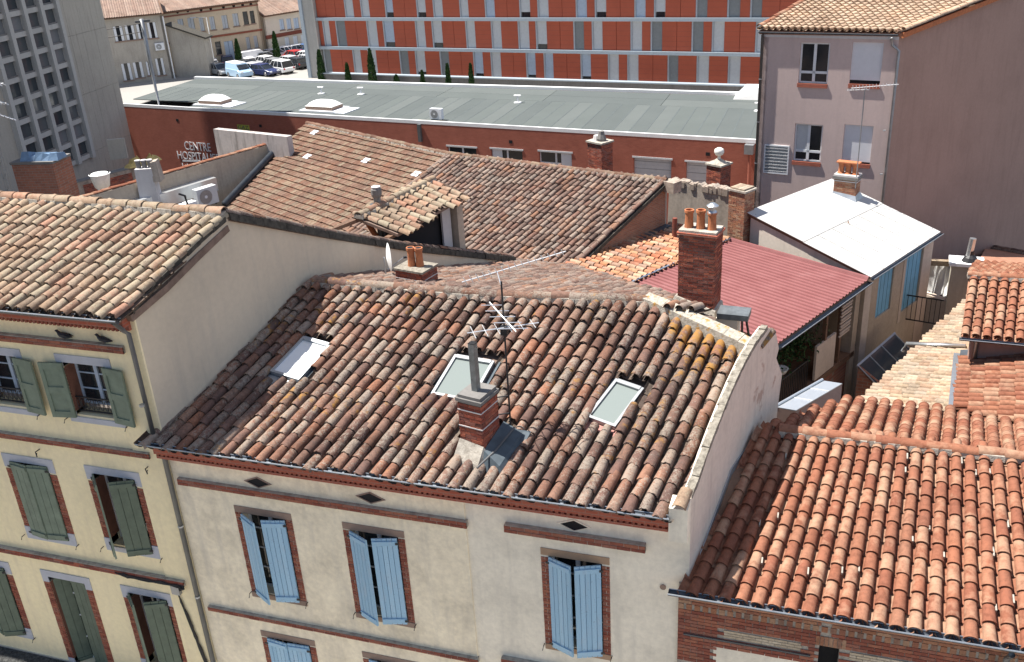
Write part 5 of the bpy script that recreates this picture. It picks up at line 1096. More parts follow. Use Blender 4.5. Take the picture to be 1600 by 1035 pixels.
b1, b2 = onP(1330, 138, c, (0, 1, 0)), onP(1404, 132, c, (0, 1, 0)); mb = MB(); d = b2 - b1; yagi(mb, b1, d, d.length, 14, .1, (0, 1, .3), .009); mb.build('aerial_boom', 'alu', AE); mb = MB(); yagi(mb, (c.x + .15, c.y, za - .05), (-1, .3, -.1), .8, 4, .25, (0, .3, 1), .012); mb.build('aerial_rods', 'alu', AE)
# ================================================================== yard floor, glass lean-to, sheds
YF = MB(); YF.poly([(-3, 8, .02), (9, 8, .02), (9, 30, .02), (-3, 30, .02)]); o = YF.build('yard_floor', 'concrete_dark'); o['kind'] = 'structure'
GL = thing('glass_lean_to', 'dark glazed lean-to roof with three pale bars below the tan wall', 'glass roof', (2.3, 15, 0)); g0, g1 = onZ(1341, 573, 4.6), onZ(1398, 523, 4.6); gd = onZ(1367, 594, 4.2) - g0
f = Fr(g0, g1 - g0, -gd); Lg = (g1 - g0).length; Hg = gd.length * 2.2; MB().box(f, 0, Lg, -Hg, 0, -.03, 0).build('glazing', 'panel_glass', GL)
for k in (0, .3, .62, 1): MB().box(f, Lg * k - .02, Lg * k + .02, -Hg, .02, 0, .03).build('glazing_bar', 'zinc', GL)
MB().box(f, -.05, Lg + .05, .0, .07, -.05, .04).build('top_bar', 'zinc', GL); q_ = g0 + gd * 2.0; MB().prism([g0, q_, Vector((q_.x, q_.y, 0)), Vector((g0.x, g0.y, 0))], (.05, .1, 0)).build('side_wall', 'brick_rough', GL); q2_ = q_ + (g1 - g0); MB().prism([q_, q2_, Vector((q2_.x, q2_.y, 0)), Vector((q_.x, q_.y, 0))], (.1, -.05, 0)).build('front_wall', 'brick_rough', GL)
SH = thing('sheet_shed', 'small shed roof of white corrugated sheet against the brown gable', 'shed', (6, 27, 0)); s_ = [onZ(*p, z) for p, z in (((1450, 411), 5.6), ((1494, 415), 5.6), ((1486, 468), 4.4), ((1441, 452), 4.4))]
mb = MB(); n = 24
for k in range(n):
    t0, t1 = k / n, (k + 1) / n; h0, h1 = [.05 * math.sin(t * math.pi * 10) for t in (t0, t1)]; mb.poly([s_[0].lerp(s_[1], t0) + Zv * h0, s_[0].lerp(s_[1], t1) + Zv * h1, s_[3].lerp(s_[2], t1) + Zv * h1, s_[3].lerp(s_[2], t0) + Zv * h0])
mb.build('roof_sheet', 'white_membrane', SH); MB().prism([s_[3] - Zv * .15, s_[2] - Zv * .15, s_[2] - Zv * 4.4, s_[3] - Zv * 4.4], Vector((.1, .3, 0))).build('wall', 'plaster_beige', SH)
for k in (.02, .35, .68, .98): MB().tube([s_[0].lerp(s_[1], k) + Zv * .06, s_[3].lerp(s_[2], k) + Zv * .06], .035, 5).build('cover_strip', 'white_paint', SH)
MB().box(Fr(s_[0] - X * .5 + Zv * .1, (1, .02, 0)), 0, 3.2, -.1, .1, .1, .3).build('wall_plate', 'tile_beige', SH)
c = onZ(1508, 415, 5.9); FS = thing('flue_block', 'grey rendered flue block with a white slab and black cowl beside the corrugated shed', 'chimney', (c.x, c.y, 0)); f = Fr(c, (1, -.05, 0)); MB().box(f, -.45, .55, -5.9, 0, -.6, .1).build('block', 'concrete', FS); MB().box(f, -.55, .65, 0, .12, -.7, .2).build('slab', 'white_paint', FS); MB().lathe([(.3, 0), (.22, .15), (.12, .25), (.12, .4)], f.p(.15, .12, -.2), 10).build('cowl', 'plastic_black', FS); MB().tube([f.p(.1, .3, -.2), f.p(.15, 1.0, -.2)], .12, 8).build('cowl_pipe', 'galv', FS)
q = onZ(1412, 500, 4.2); f = Fr(q, (1, -.25, 0)); YR = thing('yard_railing', 'dark iron railing along the little yard by the blue door panel', 'railing', q); Lr = f.px(1470, 505)[0]
for z in (.05, 1.0): MB().box(f, 0, Lr, z - .02, z + .02, -.02, .02).build('rail', 'iron', YR)
k = 0.05
while k < Lr: MB().box(f, k, k + .02, .05, 1.0, -.01, .01).build('bar', 'iron', YR); k += .16
# ================================================================== roofs on the right edge
BG = thing('beige_roof_house', 'low house with a faded beige curved tile roof beside the yard', 'house', (5, 15, 0)); b0, b1 = onZ(1346, 627, 5.5), onZ(1513, 466, 5.5); eb = (b1 - b0).normalized(); pe = Vector((eb.y, -eb.x, 0)); pe = pe if pe.x > 0 else -pe
dbg = Deck(b0, -eb, pe + Zv * .27); Lb = (b1 - b0).length; W_ = 4.6; ww = (pe + Zv * .27).normalized() * W_
tile_roof(BG, dbg, b0 - eb * 1.5, b1 + eb * .3, b0 - eb * 1.5 + ww, b1 + eb * .3 + ww, [b0 - eb * 1.5, b1, b1 + ww, b0 - eb * 1.5 + ww], .24, .35, TILES_OLD, 'tile_beige', [], 220, name='roof_tile'); deck_slab(BG, dbg, [b0 - eb * 1.5, b1, b1 + ww, b0 - eb * 1.5 + ww], drop=.06)
MB().prism([b0 - eb * 1.5 - Zv * .15 + pe * .2, b1 - Zv * .15 + pe * .2, b1 - Zv * 5.5 + pe * .2, b0 - eb * 1.5 - Zv * 5.5 + pe * .2], pe * .2).build('wall', 'plaster_old', BG)
p0_, p1_ = dbg.px(1418, 545) + dbg.n * .18, dbg.px(1510, 549) + dbg.n * .18; MB().tube([p0_ - Zv * .3 - pe * .1, p0_, p1_], .06, 8).build('roof_pipe', 'galv', BG, smooth=True)
UR = thing('corner_tower_house', 'small upper house with an orange tiled gable roof and a pale downpipe at the corner', 'house', (6, 16, 0)); e0 = onZ(1499, 526, 7.95); r0 = onZ(1514, 433, 8.75); vv = r0 - e0; du_ = Deck(e0, X + Y * -.05, vv); ux = du_.u
tile_roof(UR, du_, e0, e0 + ux * 5, r0, r0 + ux * 5, [e0 - vv * .03, e0 + ux * 5 - vv * .03, r0 + ux * 5, r0], .262, .335, TILES_NEW, 'tile_new', [], 120, jit=.35); deck_slab(UR, du_, [e0 + ux * .05 + vv * .03, e0 + ux * 5 + vv * .03, r0 + ux * 5, r0], 'tile_bed_new', drop=.06)
ridge_tiles(UR, [r0 + Zv * .09 - ux * .05, r0 + ux * 5 + Zv * .09], .12, .42, 'tile_new', mortar='mortar', flat=.7)
dw = Deck(r0, -ux, Vector((-vv.x, -vv.y, .3 * vv.to_2d().length))); bq = [r0 + Zv * -.01, dw.px(1541, 382, .1), dw.px(1600, 392, .1), dw.px(1680, 402, .1), r0 + ux * 5]
fe = r0 - dw.w * 6.5; tile_roof(UR, dw, fe + ux * 8, fe - ux * 3, fe + ux * 8 + dw.w * 6.5, fe - ux * 3 + dw.w * 6.5, bq, .262, .335, TILES_NEW, 'tile_new', [], 0, jit=.4, name='yard_roof_tile'); deck_slab(UR, dw, bq, 'tile_bed_new', drop=.06)
ridge_tiles(UR, [bq[1] + Zv * .05, bq[2] + Zv * .05, bq[3] + Zv * .05], .1, .42, 'tile_rear', 'eave_tile')
MB().prism([e0 + ux * .35 + Y * .35 - Zv * .12, e0 + ux * 5 + Y * .35 - Zv * .12, e0 + ux * 5 + Y * .35 - Zv * 8, e0 + ux * .35 + Y * .35 - Zv * 8], Y * .25).build('front_wall', 'plaster_pink_gable', UR); MB().prism([e0 + ux * .35 + Y * .6 - Zv * .12, r0 + ux * .35 - Zv * .12, bq[1] + ux * .2 - Zv * .3, bq[1] + ux * .2 - Zv * 8, e0 + ux * .35 + Y * .6 - Zv * 8], ux * .25).build('side_wall', 'plaster_pink_gable', UR)
gutter(UR, e0 - Y * .06 - Zv * .03, e0 + ux * 5 - Y * .06 - Zv * .03, .06, 'zinc', 'zinc_dark'); q = e0 + ux * .5 + Y * .3; MB().tube([q - Zv * .1, q - Zv * 1.3], .06, 8).build('downpipe', 'galv', UR, smooth=True)
RO = thing('side_roof_house', 'low house with an orange tile roof and a grey metal edge below the corner house', 'house', (5, 11.5, 0)); a0, a1 = onZ(1488, 640, 7.0), onZ(1499, 560, 7.0); el_ = (a1 - a0).normalized(); pr = Vector((el_.y, -el_.x, 0)); pr = pr if pr.x > 0 else -pr
dr = Deck(a0, -el_, pr + Zv * .22); wr = dr.w * 5; tile_roof(RO, dr, a0 - el_ * 2.5, a1 + el_ * 1.2, a0 - el_ * 2.5 + wr, a1 + el_ * 1.2 + wr, [a0 - el_ * .9 + dr.w * 1.5, a0, a1, a1 + el_ * 1.2 + wr, a0 - el_ * 2 + wr], .25, .35, TILES_OLD, 'tile_new', [], 140, jit=.5); deck_slab(RO, dr, [a0 - el_ * .9 + dr.w * 1.5, a0, a1, a1 + el_ * 1.2 + wr, a0 - el_ * 2 + wr], 'tile_bed_new', drop=.06)
MB().prism([a0 - el_ * .1 + Zv * .1, a1 + el_ * .1 + Zv * .1, a1 + el_ * .1 + Zv * .1 - pr * .16, a0 - el_ * .1 + Zv * .1 - pr * .1], (0, 0, -.08)).build('metal_edge', 'zinc', RO); MB().prism([a1 - el_ * .0 + Zv * .02, a1 + el_ * .0 + wr, a1 + el_ * .35 + wr + Zv * .1, a1 + el_ * .35 + Zv * .1], (0, 0, -.05)).build('valley_lead', 'zinc_dark', RO)
MB().prism([a0 - Zv * .2, a1 - Zv * .2, a1 - Zv * 7, a0 - Zv * 7], pr * .25).build('wall', 'plaster_old', RO)
# ================================================================== hospital annex with the flat grey roof
AX_ = thing('hospital_annex', 'long low dark red brick annex with a flat grey roof and a white edge', 'building', (-28, 50, 0))
f0, f1 = Vector((-53.5, 48.93, 6)), Vector((-2.6, 41.15, 6)); b0, b1 = Vector((-53.5, 59.7, 6)), Vector((-2.6, 53.75, 6))
fa = Fr(Vector((f0.x, f0.y, 0)), f1 - f0); La = (f1 - f0).length
wl = []
for tl, tr, h in (((699, 229), (744, 232), 1.7), ((767, 233), (816, 236), 1.7), ((842, 237), (893, 240), 1.7), ((990, 247), (1049, 250), 2.0), ((1072, 253), (1112, 256), 2.0)):
    a, b = fa.px(*tl), fa.px(*tr); z = (a[1] + b[1]) / 2; wl.append((a[0], b[0], z - h, z))
mb = MB(); holed_wall(mb, fa, 0, La, 0, 5.95, wl, .25); mb.build('front_wall', 'brick_annex', AX_)
for k, w in enumerate(wl):
    m_ = (w[0] + w[1]) / 2
    if k < 3:
        s = casement(AX_, fa, w[0], w[1], w[2], w[3], -.15, 'white_frame', 1, .07); MB().box(fa, w[0] + .07, w[1] - .07, w[3] - .78, w[3] - .68, -.19, -.14).build('transom', 'white_frame', s)
        if k: q = (w[0] + .07, w[0] + .75) if k == 1 else (w[1] - .75, w[1] - .05); MB().box(fa, *q, w[2], w[3] - .04, -.13, -.11).build('curtain', 'white_frame', s)
    else:
        s = MB().box(fa, w[0], w[1], w[2], w[3], -.2, -.15).build('window', 'blind_grey', AX_)
        for j in range(1, 8): MB().box(fa, w[0] + .02, w[1] - .02, w[3] - j * .22 - .012, w[3] - j * .22 + .012, -.15, -.14).build('blind_slat', 'blind_dark' if j % 2 else 'blind_grey', s)
    MB().box(fa, w[0] - .08, w[1] + .08, w[3], w[3] + .1, -.02, .03).build('lintel', 'blind_grey', AX_)
for px in ((277, 188), (407, 197), (798, 222), (1106, 241)): q = fa.px(*px); MB().box(fa, q[0] - .12, q[0] + .12, q[1] - .1, q[1] + .1, -.02, .012).build('wall_slot', 'dark_gap', AX_)
dep = (b0 - f0); n = 50
well = 8.2
for k in range(n):
    t0, t1 = k / n, (k + 1) / n; s0 = .2 if t1 * La < well else 0.0
    A, B = f0.lerp(f1, t0), f0.lerp(f1, t1); Cc, Dd = b0.lerp(b1, t1), b0.lerp(b1, t0); z = Zv * (.004 * (k % 2))
    MB().prism([A.lerp(Dd, s0) + z, B.lerp(Cc, s0) + z, B.lerp(Cc, .66) + z, A.lerp(Dd, .66) + z], (0, 0, -.05)).build('felt_strip', 'roof_felt', AX_); ev = (B - A).normalized() * .07; MB().prism([A.lerp(Dd, s0) + Zv * .01, A.lerp(Dd, s0) + ev + Zv * .01, A.lerp(Dd, .66) + ev + Zv * .01, A.lerp(Dd, .66) + Zv * .01], (0, 0, -.02)).build('felt_lap', 'felt_lap', AX_)
for j in range(6):
    for i in range(2):
        t0, t1, s0, s1 = j / 6, (j + 1) / 6 - .0006, .662 + i * .16, .662 + (i + 1) * .16 - .002; MB().prism([f0.lerp(f1, t0).lerp(b0.lerp(b1, t0), s0), f0.lerp(f1, t1).lerp(b0.lerp(b1, t1), s0), f0.lerp(f1, t1).lerp(b0.lerp(b1, t1), s1), f0.lerp(f1, t0).lerp(b0.lerp(b1, t0), s1)], (0, 0, -.05)).build('felt_strip', 'roof_felt', AX_)
MB().prism([f0.lerp(b0, .03) - Zv * .5, f1.lerp(b1, .03) - Zv * .5, b1.lerp(f1, .04) - Zv * .5, b0.lerp(f0, .04) - Zv * .5], (0, 0, -.3)).build('roof_slab', 'concrete_dark', AX_)
MB().prism([b0 - Zv * .05, b1 - Zv * .05, b1 - Zv * 6, b0 - Zv * 6], (0, -.3, 0)).build('rear_wall', 'brick_annex', AX_); MB().prism([f1 - Zv * .05, b1 - Zv * .05, b1 - Zv * 6, f1 - Zv * 6], (-.3, 0, 0)).build('end_wall', 'brick_annex', AX_)
MB().box(fa, -.1, La + .1, 5.9, 6.12, -.14, .008).build('edge_trim', 'white_paint', AX_); fbk = Fr(Vector((b0.x, b0.y, 0)), b1 - b0); MB().box(fbk, -.1, (b1 - b0).length, 5.9, 6.2, -.12, .22).build('edge_trim', 'white_paint', AX_)
for px, w in (((337, 163), 1.5), ((507, 172), 1.6)):
    c = onZ(*px, 6.0); f = Fr(c, f1 - f0); s = MB().box(f, -w * .95, w * .95, 0, .12, -w * .62, w * .62).build('skylight_curb', 'white_frame', AX_); MB().box(f, -w * .72, w * .72, .12, .34, -w * .42, w * .42).build('skylight_upstand', 'lintel_brown', s)
    V = MB(); n_ = 10
    P = [[f.p(w * .74 * (2 * i / n_ - 1), .36 + .36 * (1 - (2 * i / n_ - 1) ** 4) * (1 - (2 * j / n_ - 1) ** 4), w * .44 * (2 * j / n_ - 1)) for j in range(n_ + 1)] for i in range(n_ + 1)]
    for i in range(n_):
        for j in range(n_): V.poly([P[i][j], P[i + 1][j], P[i + 1][j + 1], P[i][j + 1]])
    V.build('skylight_dome', 'dome', s, smooth=True)
    MB().box(f, w * .95, w * 1.5, .0, .06, -w * .6, w * .6).build('skylight_apron', 'white_frame', s)
for px in ((502, 147), (564, 148), (809, 161), (1185, 174)):
    c = onZ(*px, 6.0); s = MB().lathe([(.28, 0), (.28, .05), (.07, .08), (.06, .45)], c, 10).build('roof_vent', 'white_paint', AX_); MB().tube([c + Vector((-.25, 0, .5)), c + Vector((.25, 0, .5))], .07, 6).build('vent_tee', 'white_paint', s)
q = fa.px(656, 195); MB().box(fa, q[0] - .12, q[0] + .12, q[1] - 1.1, q[1] + .05, .02, .2).build('downpipe', 'lintel_iron', AX_); q = fa.px(1174, 226); MB().box(fa, q[0] - .3, q[0] + .2, 5.35, 5.88, .03, .4).build('rain_hopper', 'metal_grey', AX_); MB().tube([fa.p(q[0], 5.4, .2), fa.p(q[0], 0, .2)], .09, 8).build('downpipe', 'brick_annex', AX_)
for s_, tl, br, m_ in (('CENTRE', (290, 221), (330, 234), 'sign_white'), ('HOSPITALIER', (279, 236), (345, 248), 'sign_white'), ('Laboratoires', (286, 255), (330, 261.5), 'sign_white')):
    a, b = fa.px(tl[0], br[1]), fa.px(br[0], br[1]); t_ = fa.px(tl[0], tl[1]); text_mesh(AX_, s_, fa, a[0], a[1], t_[1] - a[1], m_, .03, 'lettering', b[0] - a[0])
a, b = fa.px(286, 252), fa.px(334, 252.5); mb = MB(); mb.prism([fa.p(a[0], a[1] - .03, .02), fa.p((a[0] + b[0]) / 2, a[1] + .06, .02), fa.p(b[0], a[1] - .05, .02), fa.p(b[0], a[1] + .05, .02), fa.p((a[0] + b[0]) / 2, a[1] + .2, .02), fa.p(a[0], a[1] + .1, .02)], fa.n * .02); mb.build('sign_swoosh', 'sign_white', AX_)
a, b = fa.px(372, 203), fa.px(389, 196); s = MB().box(fa, a[0], b[0], a[1], b[1], 0, .02).build('gas_plate', 'sign_yellow', AX_); text_mesh(s, 'GAZ', fa, a[0] + .06, a[1] + .05, b[1] - a[1] - .1, 'lintel_iron', .025, 'lettering', b[0] - a[0] - .12)
c = onZ(681, 188, 6.02); ac_unit('roof_air_conditioner', 'small white air conditioner standing on the flat grey roof edge', c, f1 - f0, 1.05); o = MB().box(Fr(c, f1 - f0), -1.6, 1.3, -.0, .06, .35, .5).build('roof_rail', 'concrete', org=c); tag(o, 'dark bearer lying on the roof edge beside the small air conditioner', 'beam')
c = onZ(1176, 153, 6.0); o = MB().hexa([c + Vector((-1.2, -.6, 0)), c + Vector((1.6, -.9, 0)), c + Vector((1.6, .8, 0)), c + Vector((-1.2, 1, 0)), c + Vector((-.5, -.4, .75)), c + Vector((1.5, -.7, .75)), c + Vector((1.5, .7, .75)), c + Vector((-.5, .8, .75))]).build('roof_hood', 'white_membrane', org=c); tag(o, 'white hood on the flat roof where it meets the pink building', 'roof hood')
# grey mast by the roof well
c = onZ(249, 166, 5.6); zt = zat(c.x, c.y, 30); MA = thing('grey_mast', 'slim grey mast with wires standing in front of the shuttered grey house', 'mast', (c.x, c.y, 5.5)); zz = c.z
MB().tube([(c.x, c.y, 5.3), (c.x, c.y, zt - 3), (c.x, c.y, zt)], [.07, .14, .16], 8).build('pole', 'metal_grey', MA, smooth=True); MB().box(Fr((c.x, c.y, 0), (.7, .7, 0)), -.5, .6, zt - .25, zt - .1, -.08, .08).build('crossarm', 'lintel_iron', MA)
for k in (.3, .9): MB().tube([(c.x, c.y, zt - k), (c.x - 5, c.y - 1.5, zt - k - .6), (c.x - 11, c.y - 3, zt - k - .8)], .025, 4).build('wire', 'cable', MA)
# ================================================================== main hospital block
HB = thing('hospital_block', 'big hospital block clad in red panels with pale blue-grey floor beams', 'building', (-34, 92, 0))
h0, h1 = onZ(505, 121, 0), onZ(1190, 143, 0); h1 = h0 + (h1 - h0) * 1.12; fh = Fr(h0, h1 - h0); Lh = (h1 - h0).length
def vz(*px): q = [fh.px(*p)[1] for p in px]; return sum(q) / len(q)
zb = [vz((512, 117), (800, 128), (1189, 138)), vz((507, 72.3), (800, 80.4), (1192, 86.7)), vz((500, 27), (800, 31), (1199, 33))]; st = ((zb[2] - zb[0]) / 2); zb.append(zb[2] + st); zb.append(zb[3] + st); bt = .34
MB().box(fh, 0, Lh, 0, zb[4], -14, -.25).build('core', 'concrete', HB); MB().box(fh, .0, Lh, 0, zb[0] - .3, -.24, -.05).build('plinth', 'concrete_dark', HB)
for z in zb: MB().box(fh, .2, Lh, z - bt / 2, z + bt / 2, -.2, .35).build('floor_beam', 'beam_grey', HB)
MB().box(fh, -1.3, .3, 0, zb[4], -14, .5).build('end_pier', 'concrete_frame', HB); MB().box(fh, -1.7, -1.25, 0, zb[4], -.6, .7).build('end_fin', 'beam_grey', HB)
cr2 = lambda L: [((400 + a / 3.136), (400 + b / 3.136), m) for a, b, m in L]; cr3 = lambda L: [((800 + a / 3.98), (800 + b / 3.98), m) for a, b, m in L]
G, Bq, K = 'blind_grey', 'window_blue', 'blind_dark'
FL = [cr2([(338, 368, K), (480, 515, G), (555, 590, G), (708, 747, K), (785, 828, G), (905, 945, K), (1068, 1110, Bq), (1153, 1197, G)]) + cr3([(90, 142, Bq), (200, 252, Bq), (428, 485, Bq), (598, 658, G), (718, 780, G), (968, 1027, K), (1148, 1217, G), (1343, 1412, G), (1545, 1600, G)]),
      cr2([(332, 360, G), (396, 438, K), (547, 592, G), (627, 674, Bq), (785, 826, G), (865, 910, G), (1030, 1071, G), (1155, 1199, G)]) + cr3([(40, 102, G), (150, 212, G), (384, 442, K), (498, 557, G), (738, 802, G), (863, 927, K), (1117, 1182, K), (1243, 1312, G), (1513, 1590, G)]),
      cr2([(435, 473, G), (514, 551, G), (633, 668, Bq), (788, 828, G), (869, 911, G), (999, 1037, G), (1123, 1166, Bq)]) + cr3([(48, 108, G), (160, 222, G), (398, 460, Bq), (516, 580, G), (762, 824, Bq), (884, 947, G), (1143, 1207, K), (1338, 1410, K), (1480, 1545, K)])]
yrow = [100, 53, 12]; rg = random.Random(11)
for k in range(4):
    z0, z1 = zb[k] + bt / 2, (zb[k + 1] - bt / 2)
    if k < 3: W_ = [(fh.px(a, yrow[k] + (a - 505) * .02)[0], fh.px(b, yrow[k] + (b - 505) * .02)[0], m) for a, b, m in FL[k]]
    else: W_ = [(2.2 + i * 3.6 + (1.2 if i % 2 else 0), 3.7 + i * 3.6 + (1.2 if i % 2 else 0), G) for i in range(15)]
    x = .35
    for a, b, m in W_ + [(Lh, Lh, None)]:
        if a - x > .3:
            nn = max(1, round((a - x) / 1.6))
            for j in range(nn):
                p0, p1 = x + (a - x) * j / nn, x + (a - x) * (j + 1) / nn
                pn_ = MB().box(fh, p0 + .02, p1 - .02, z0, z1, -.2, .02 + rg.uniform(-.004, .004)).build('red_panel', 'panel_red', HB)
                if k < 3:
                    jm = MB()
                    for i in range(1, 6): zz = z0 + (z1 - z0) * i / 6; jm.box(fh, p0 + .03, p1 - .03, zz - .018, zz + .018, .02, .028)
                    jm.build('panel_joints', 'panel_joint', pn_, kind='stuff')
        if m:
            fn = MB().box(fh, a, a + .16, z0, z1, -.2, .06).build('window_fin', 'fin_grey', HB)
            lo = z0 + (.55 if rg.random() < .25 and m != K else 0)
            wn_ = MB().box(fh, a + .17, b + .1, lo, z1, -.2, -.04).build('window', m, HB)
            if lo > z0: MB().box(fh, a + .24, b - .02, z0, lo, -.2, -.13).build('window_gap', 'glass_dark', HB)
        x = b + .1
PL = thing('planter_wall', 'low dark wall running in front of the hospital block', 'wall', fh.p(0, 0, 4)); MB().box(fh, 3, Lh - 2, 0, 1.3, 4, 4.5).build('wall_body', 'concrete_dark', PL); MB().box(fh, 3, Lh - 2, 1.3, 1.42, 3.9, 4.6).build('coping', 'beam_grey', PL)
# ================================================================== pink building
PK = thing('pink_building', 'tall pinkish building with a tiled roof, white blinds and a large blank brown gable', 'building', (0, 30, 0))
A, B = onZ(1191, 46, 13.7), onZ(1406, 50, 13.7); fp_ = Fr(Vector((A.x, A.y, 0)), B - A); Lp = (B - A).length; pe_ = -fp_.n
def rp(a, b, c, d): return rect_px(fp_, a, b, c, d)
pw = [rp((1251, 66), (1298, 68), (1247, 130), (1292, 132)), rp((1332, 66), (1381, 67), (1327, 131), (1375, 133)), rp((1243, 194), (1287, 195), (1238, 251), (1281, 255)), rp((1320, 195), (1365, 197), (1314, 254), (1359, 257))]
low = [(w[0], w[1], w[2] - 3.15, w[3] - 3.15) for w in pw[2:]]
mb = MB(); holed_wall(mb, fp_, 0, Lp, 0, 13.6, pw + low, .2); mb.build('front_wall', 'plaster_pink', PK)
for i, w in enumerate(pw + low):
    if i in (1, 3, 5):
        s = MB().box(fp_, w[0], w[1], w[2] + (.14 if i == 1 else .06), w[3], -.14, -.08).build('roller_blind', 'blind_white', PK); MB().box(fp_, w[0], w[1], w[2], w[2] + (.14 if i == 1 else .06), -.16, -.12).build('blind_gap', 'glass_dark', s)
    else:
        s = casement(PK, fp_, w[0], w[1], w[2], w[3], -.1, 'white_frame', 1, .07); z = w[2] + (w[3] - w[2]) * .27; MB().box(fp_, w[0] + .07, w[1] - .07, z - .05, z + .05, -.14, -.09).build('transom', 'white_frame', s)
        if i == 2: MB().box(fp_, w[0] + .08, (w[0] + w[1]) / 2 - .06, z + .05, w[3] - .08, -.12, -.11).build('net_curtain', 'blind_grey', s)
    MB().box(fp_, w[0] - .02, w[1] + .02, w[2] - .16, w[2], -.1, .05).build('window_sill', 'brick_annex', PK)
lv = rp((1197, 228), (1232, 230), (1194, 268), (1229, 271)); s = MB(); 
for a0, a1, c0, c1 in ((lv[0] - .05, lv[1] + .05, lv[3], lv[3] + .06), (lv[0] - .05, lv[1] + .05, lv[2] - .06, lv[2]), (lv[0] - .05, lv[0], lv[2], lv[3]), (lv[1], lv[1] + .05, lv[2], lv[3])): s.box(fp_, a0, a1, c0, c1, -.01, .04)
s = s.build('louvre', 'white_frame', PK); MB().box(fp_, lv[0], lv[1], lv[2], lv[3], -.01, .005).build('louvre_back', 'blind_dark', s)
for k in range(8):
    z = lv[2] + (lv[3] - lv[2]) * (k + .5) / 8; MB().hexa([fp_.p(lv[0], z - .05, .01), fp_.p(lv[1], z - .05, .01), fp_.p(lv[1], z - .05, .02), fp_.p(lv[0], z - .05, .02), fp_.p(lv[0], z + .0, .03), fp_.p(lv[1], z + .0, .03), fp_.p(lv[1], z + .0, .045), fp_.p(lv[0], z + .0, .045)]).build('louvre_blade', 'white_frame', s)
fk = Fr(Vector((B.x, B.y, 0)), (.62, .78, 0)); rk = fk.px(1533, 0); slp = (rk[1] - 13.75) / rk[0]; ext = rk[0] * 1.5
MB().prism([fk.p(0, 0), fk.p(0, 13.72), fk.p(ext, 13.72 + slp * ext), fk.p(24, 13.72 + slp * ext), fk.p(24, 0)], -fk.n * .3).build('gable_wall', 'plaster_pink_gable', PK)
MB().prism([fp_.p(0, 0), fp_.p(0, 13.6), fp_.p(0, 13.6 + slp * ext, -ext), fp_.p(0, 0, -ext * 2)], fp_.u * .3).build('side_wall', 'plaster_pink', PK)
RB = fk.p(*rk); nP = (B - A).cross(RB - B); dp_ = Deck(A, fp_.u, pe_ * 1 - (pe_.dot(nP) / nP.z) * Zv); e_ = (RB - B) * 1.5; eA = (onP(1268, 0, A, nP) - A) * 1.5; A2, B2 = A - eA.normalized() * .06 - fp_.u * .1, B - e_.normalized() * .06 + fp_.u * .15
tile_roof(PK, dp_, A2, B2, A2 + eA, B2 + e_, [A2 - eA * .01, B2 - e_ * .01, B2 + e_, A2 + eA], .26, .36, TILES_NEW, 'tile_far', [], 200, jit=.3); deck_slab(PK, dp_, [A2, B2, B2 + e_, A2 + eA], 'tile_bed_new', drop=.05)
ridge_tiles(PK, [B2 + Zv * .1, B2 + e_ + Zv * .1], .14, .42, 'tile_far', 'verge_tile', bed=False); ridge_tiles(PK, [A2 + Zv * .1, A2 + eA + Zv * .1], .14, .42, 'tile_new', 'verge_tile', bed=False)
MB().prism([B2 + fk.n * .05 - Zv * .02, B2 + e_ + fk.n * .05 - Zv * .02, B2 + e_ + fk.n * .05 - Zv * .22, B2 + fk.n * .05 - Zv * .22], -fk.n * .12).build('verge_band', 'terracotta_pot', PK)
gutter(PK, A2 - Zv * .08 - pe_ * .02, B2 - Zv * .08 - pe_ * .02 - fp_.u * .15, .07, 'zinc_dark', 'zinc_dark'); MB().box(fp_, 0, Lp, 13.4, 13.6, -.02, .03).build('eave_soffit', 'stone_white', PK)
downpipe(PK, [fp_.p(.06, 13.5, .1), fp_.p(.06, 3, .1)], .06, 'lintel_iron'); downpipe(PK, [fp_.p(Lp - .25, 13.5, .2), fp_.p(Lp - .2, 13.2, .1), fp_.p(Lp + .06, 13.0, .08), fp_.p(Lp + .06, 3, .08)], .055, 'metal_grey')
# ================================================================== concrete tower
CT = thing('concrete_tower', 'grey concrete office tower with a grid of small dark windows', 'building', (-50, 40, 0))
ft_ = Fr((-51.6, 47.6, 0), (-.17, 1, 0)); HT = 34
cu_ = [ft_.px(8.7, 99), ft_.px(36, 95.6), ft_.px(62.3, 92.3), ft_.px(89.9, 88.4)]; pc = (cu_[3][0] - cu_[0][0]) / 3; ur = ft_.px(76, 27)[0] * .5 + ft_.px(126, 234)[0] * .5; zt0, zb0 = ft_.px(76, 27)[1], ft_.px(126, 234)[1]; pz = (zt0 - zb0) / 7
ww_, wh = pc * .80, pz * .76; holes = []
for r_ in range(-1, 13):
    z = zb0 + r_ * pz
    for c_ in range(4):
        if r_ < 0: continue
        u_ = ur - c_ * pc; holes.append((u_ - ww_ / 2, u_ + ww_ / 2, z - wh / 2, z + wh / 2))
mb = MB(); g0_, g1_ = ur - 3 * pc - pc * .62, ur + pc * .62; holed_wall(mb, ft_, g0_, g1_, zb0 - pz * .6, zb0 + pz * 12.6, holes, .25, .12); mb.build('window_grid', 'concrete_frame', CT)
for k in range(5): u_ = ur + pc * .5 - k * pc; MB().box(ft_, u_ - pc * .1, u_ + pc * .1, zb0 - pz * .62, HT, .1, .34).build('vertical_fin', 'concrete_frame', CT)
for h in holes:
    s = MB().box(ft_, h[0], h[1], h[2], h[3], -.1, -.04).build('window', 'glass_tower', CT); rr = random.random()
    MB().box(ft_, h[0], h[1], h[2], h[2] + .1, -.04, .06).build('window_sill', 'concrete_dark', s)
nb = 10; ul = -60
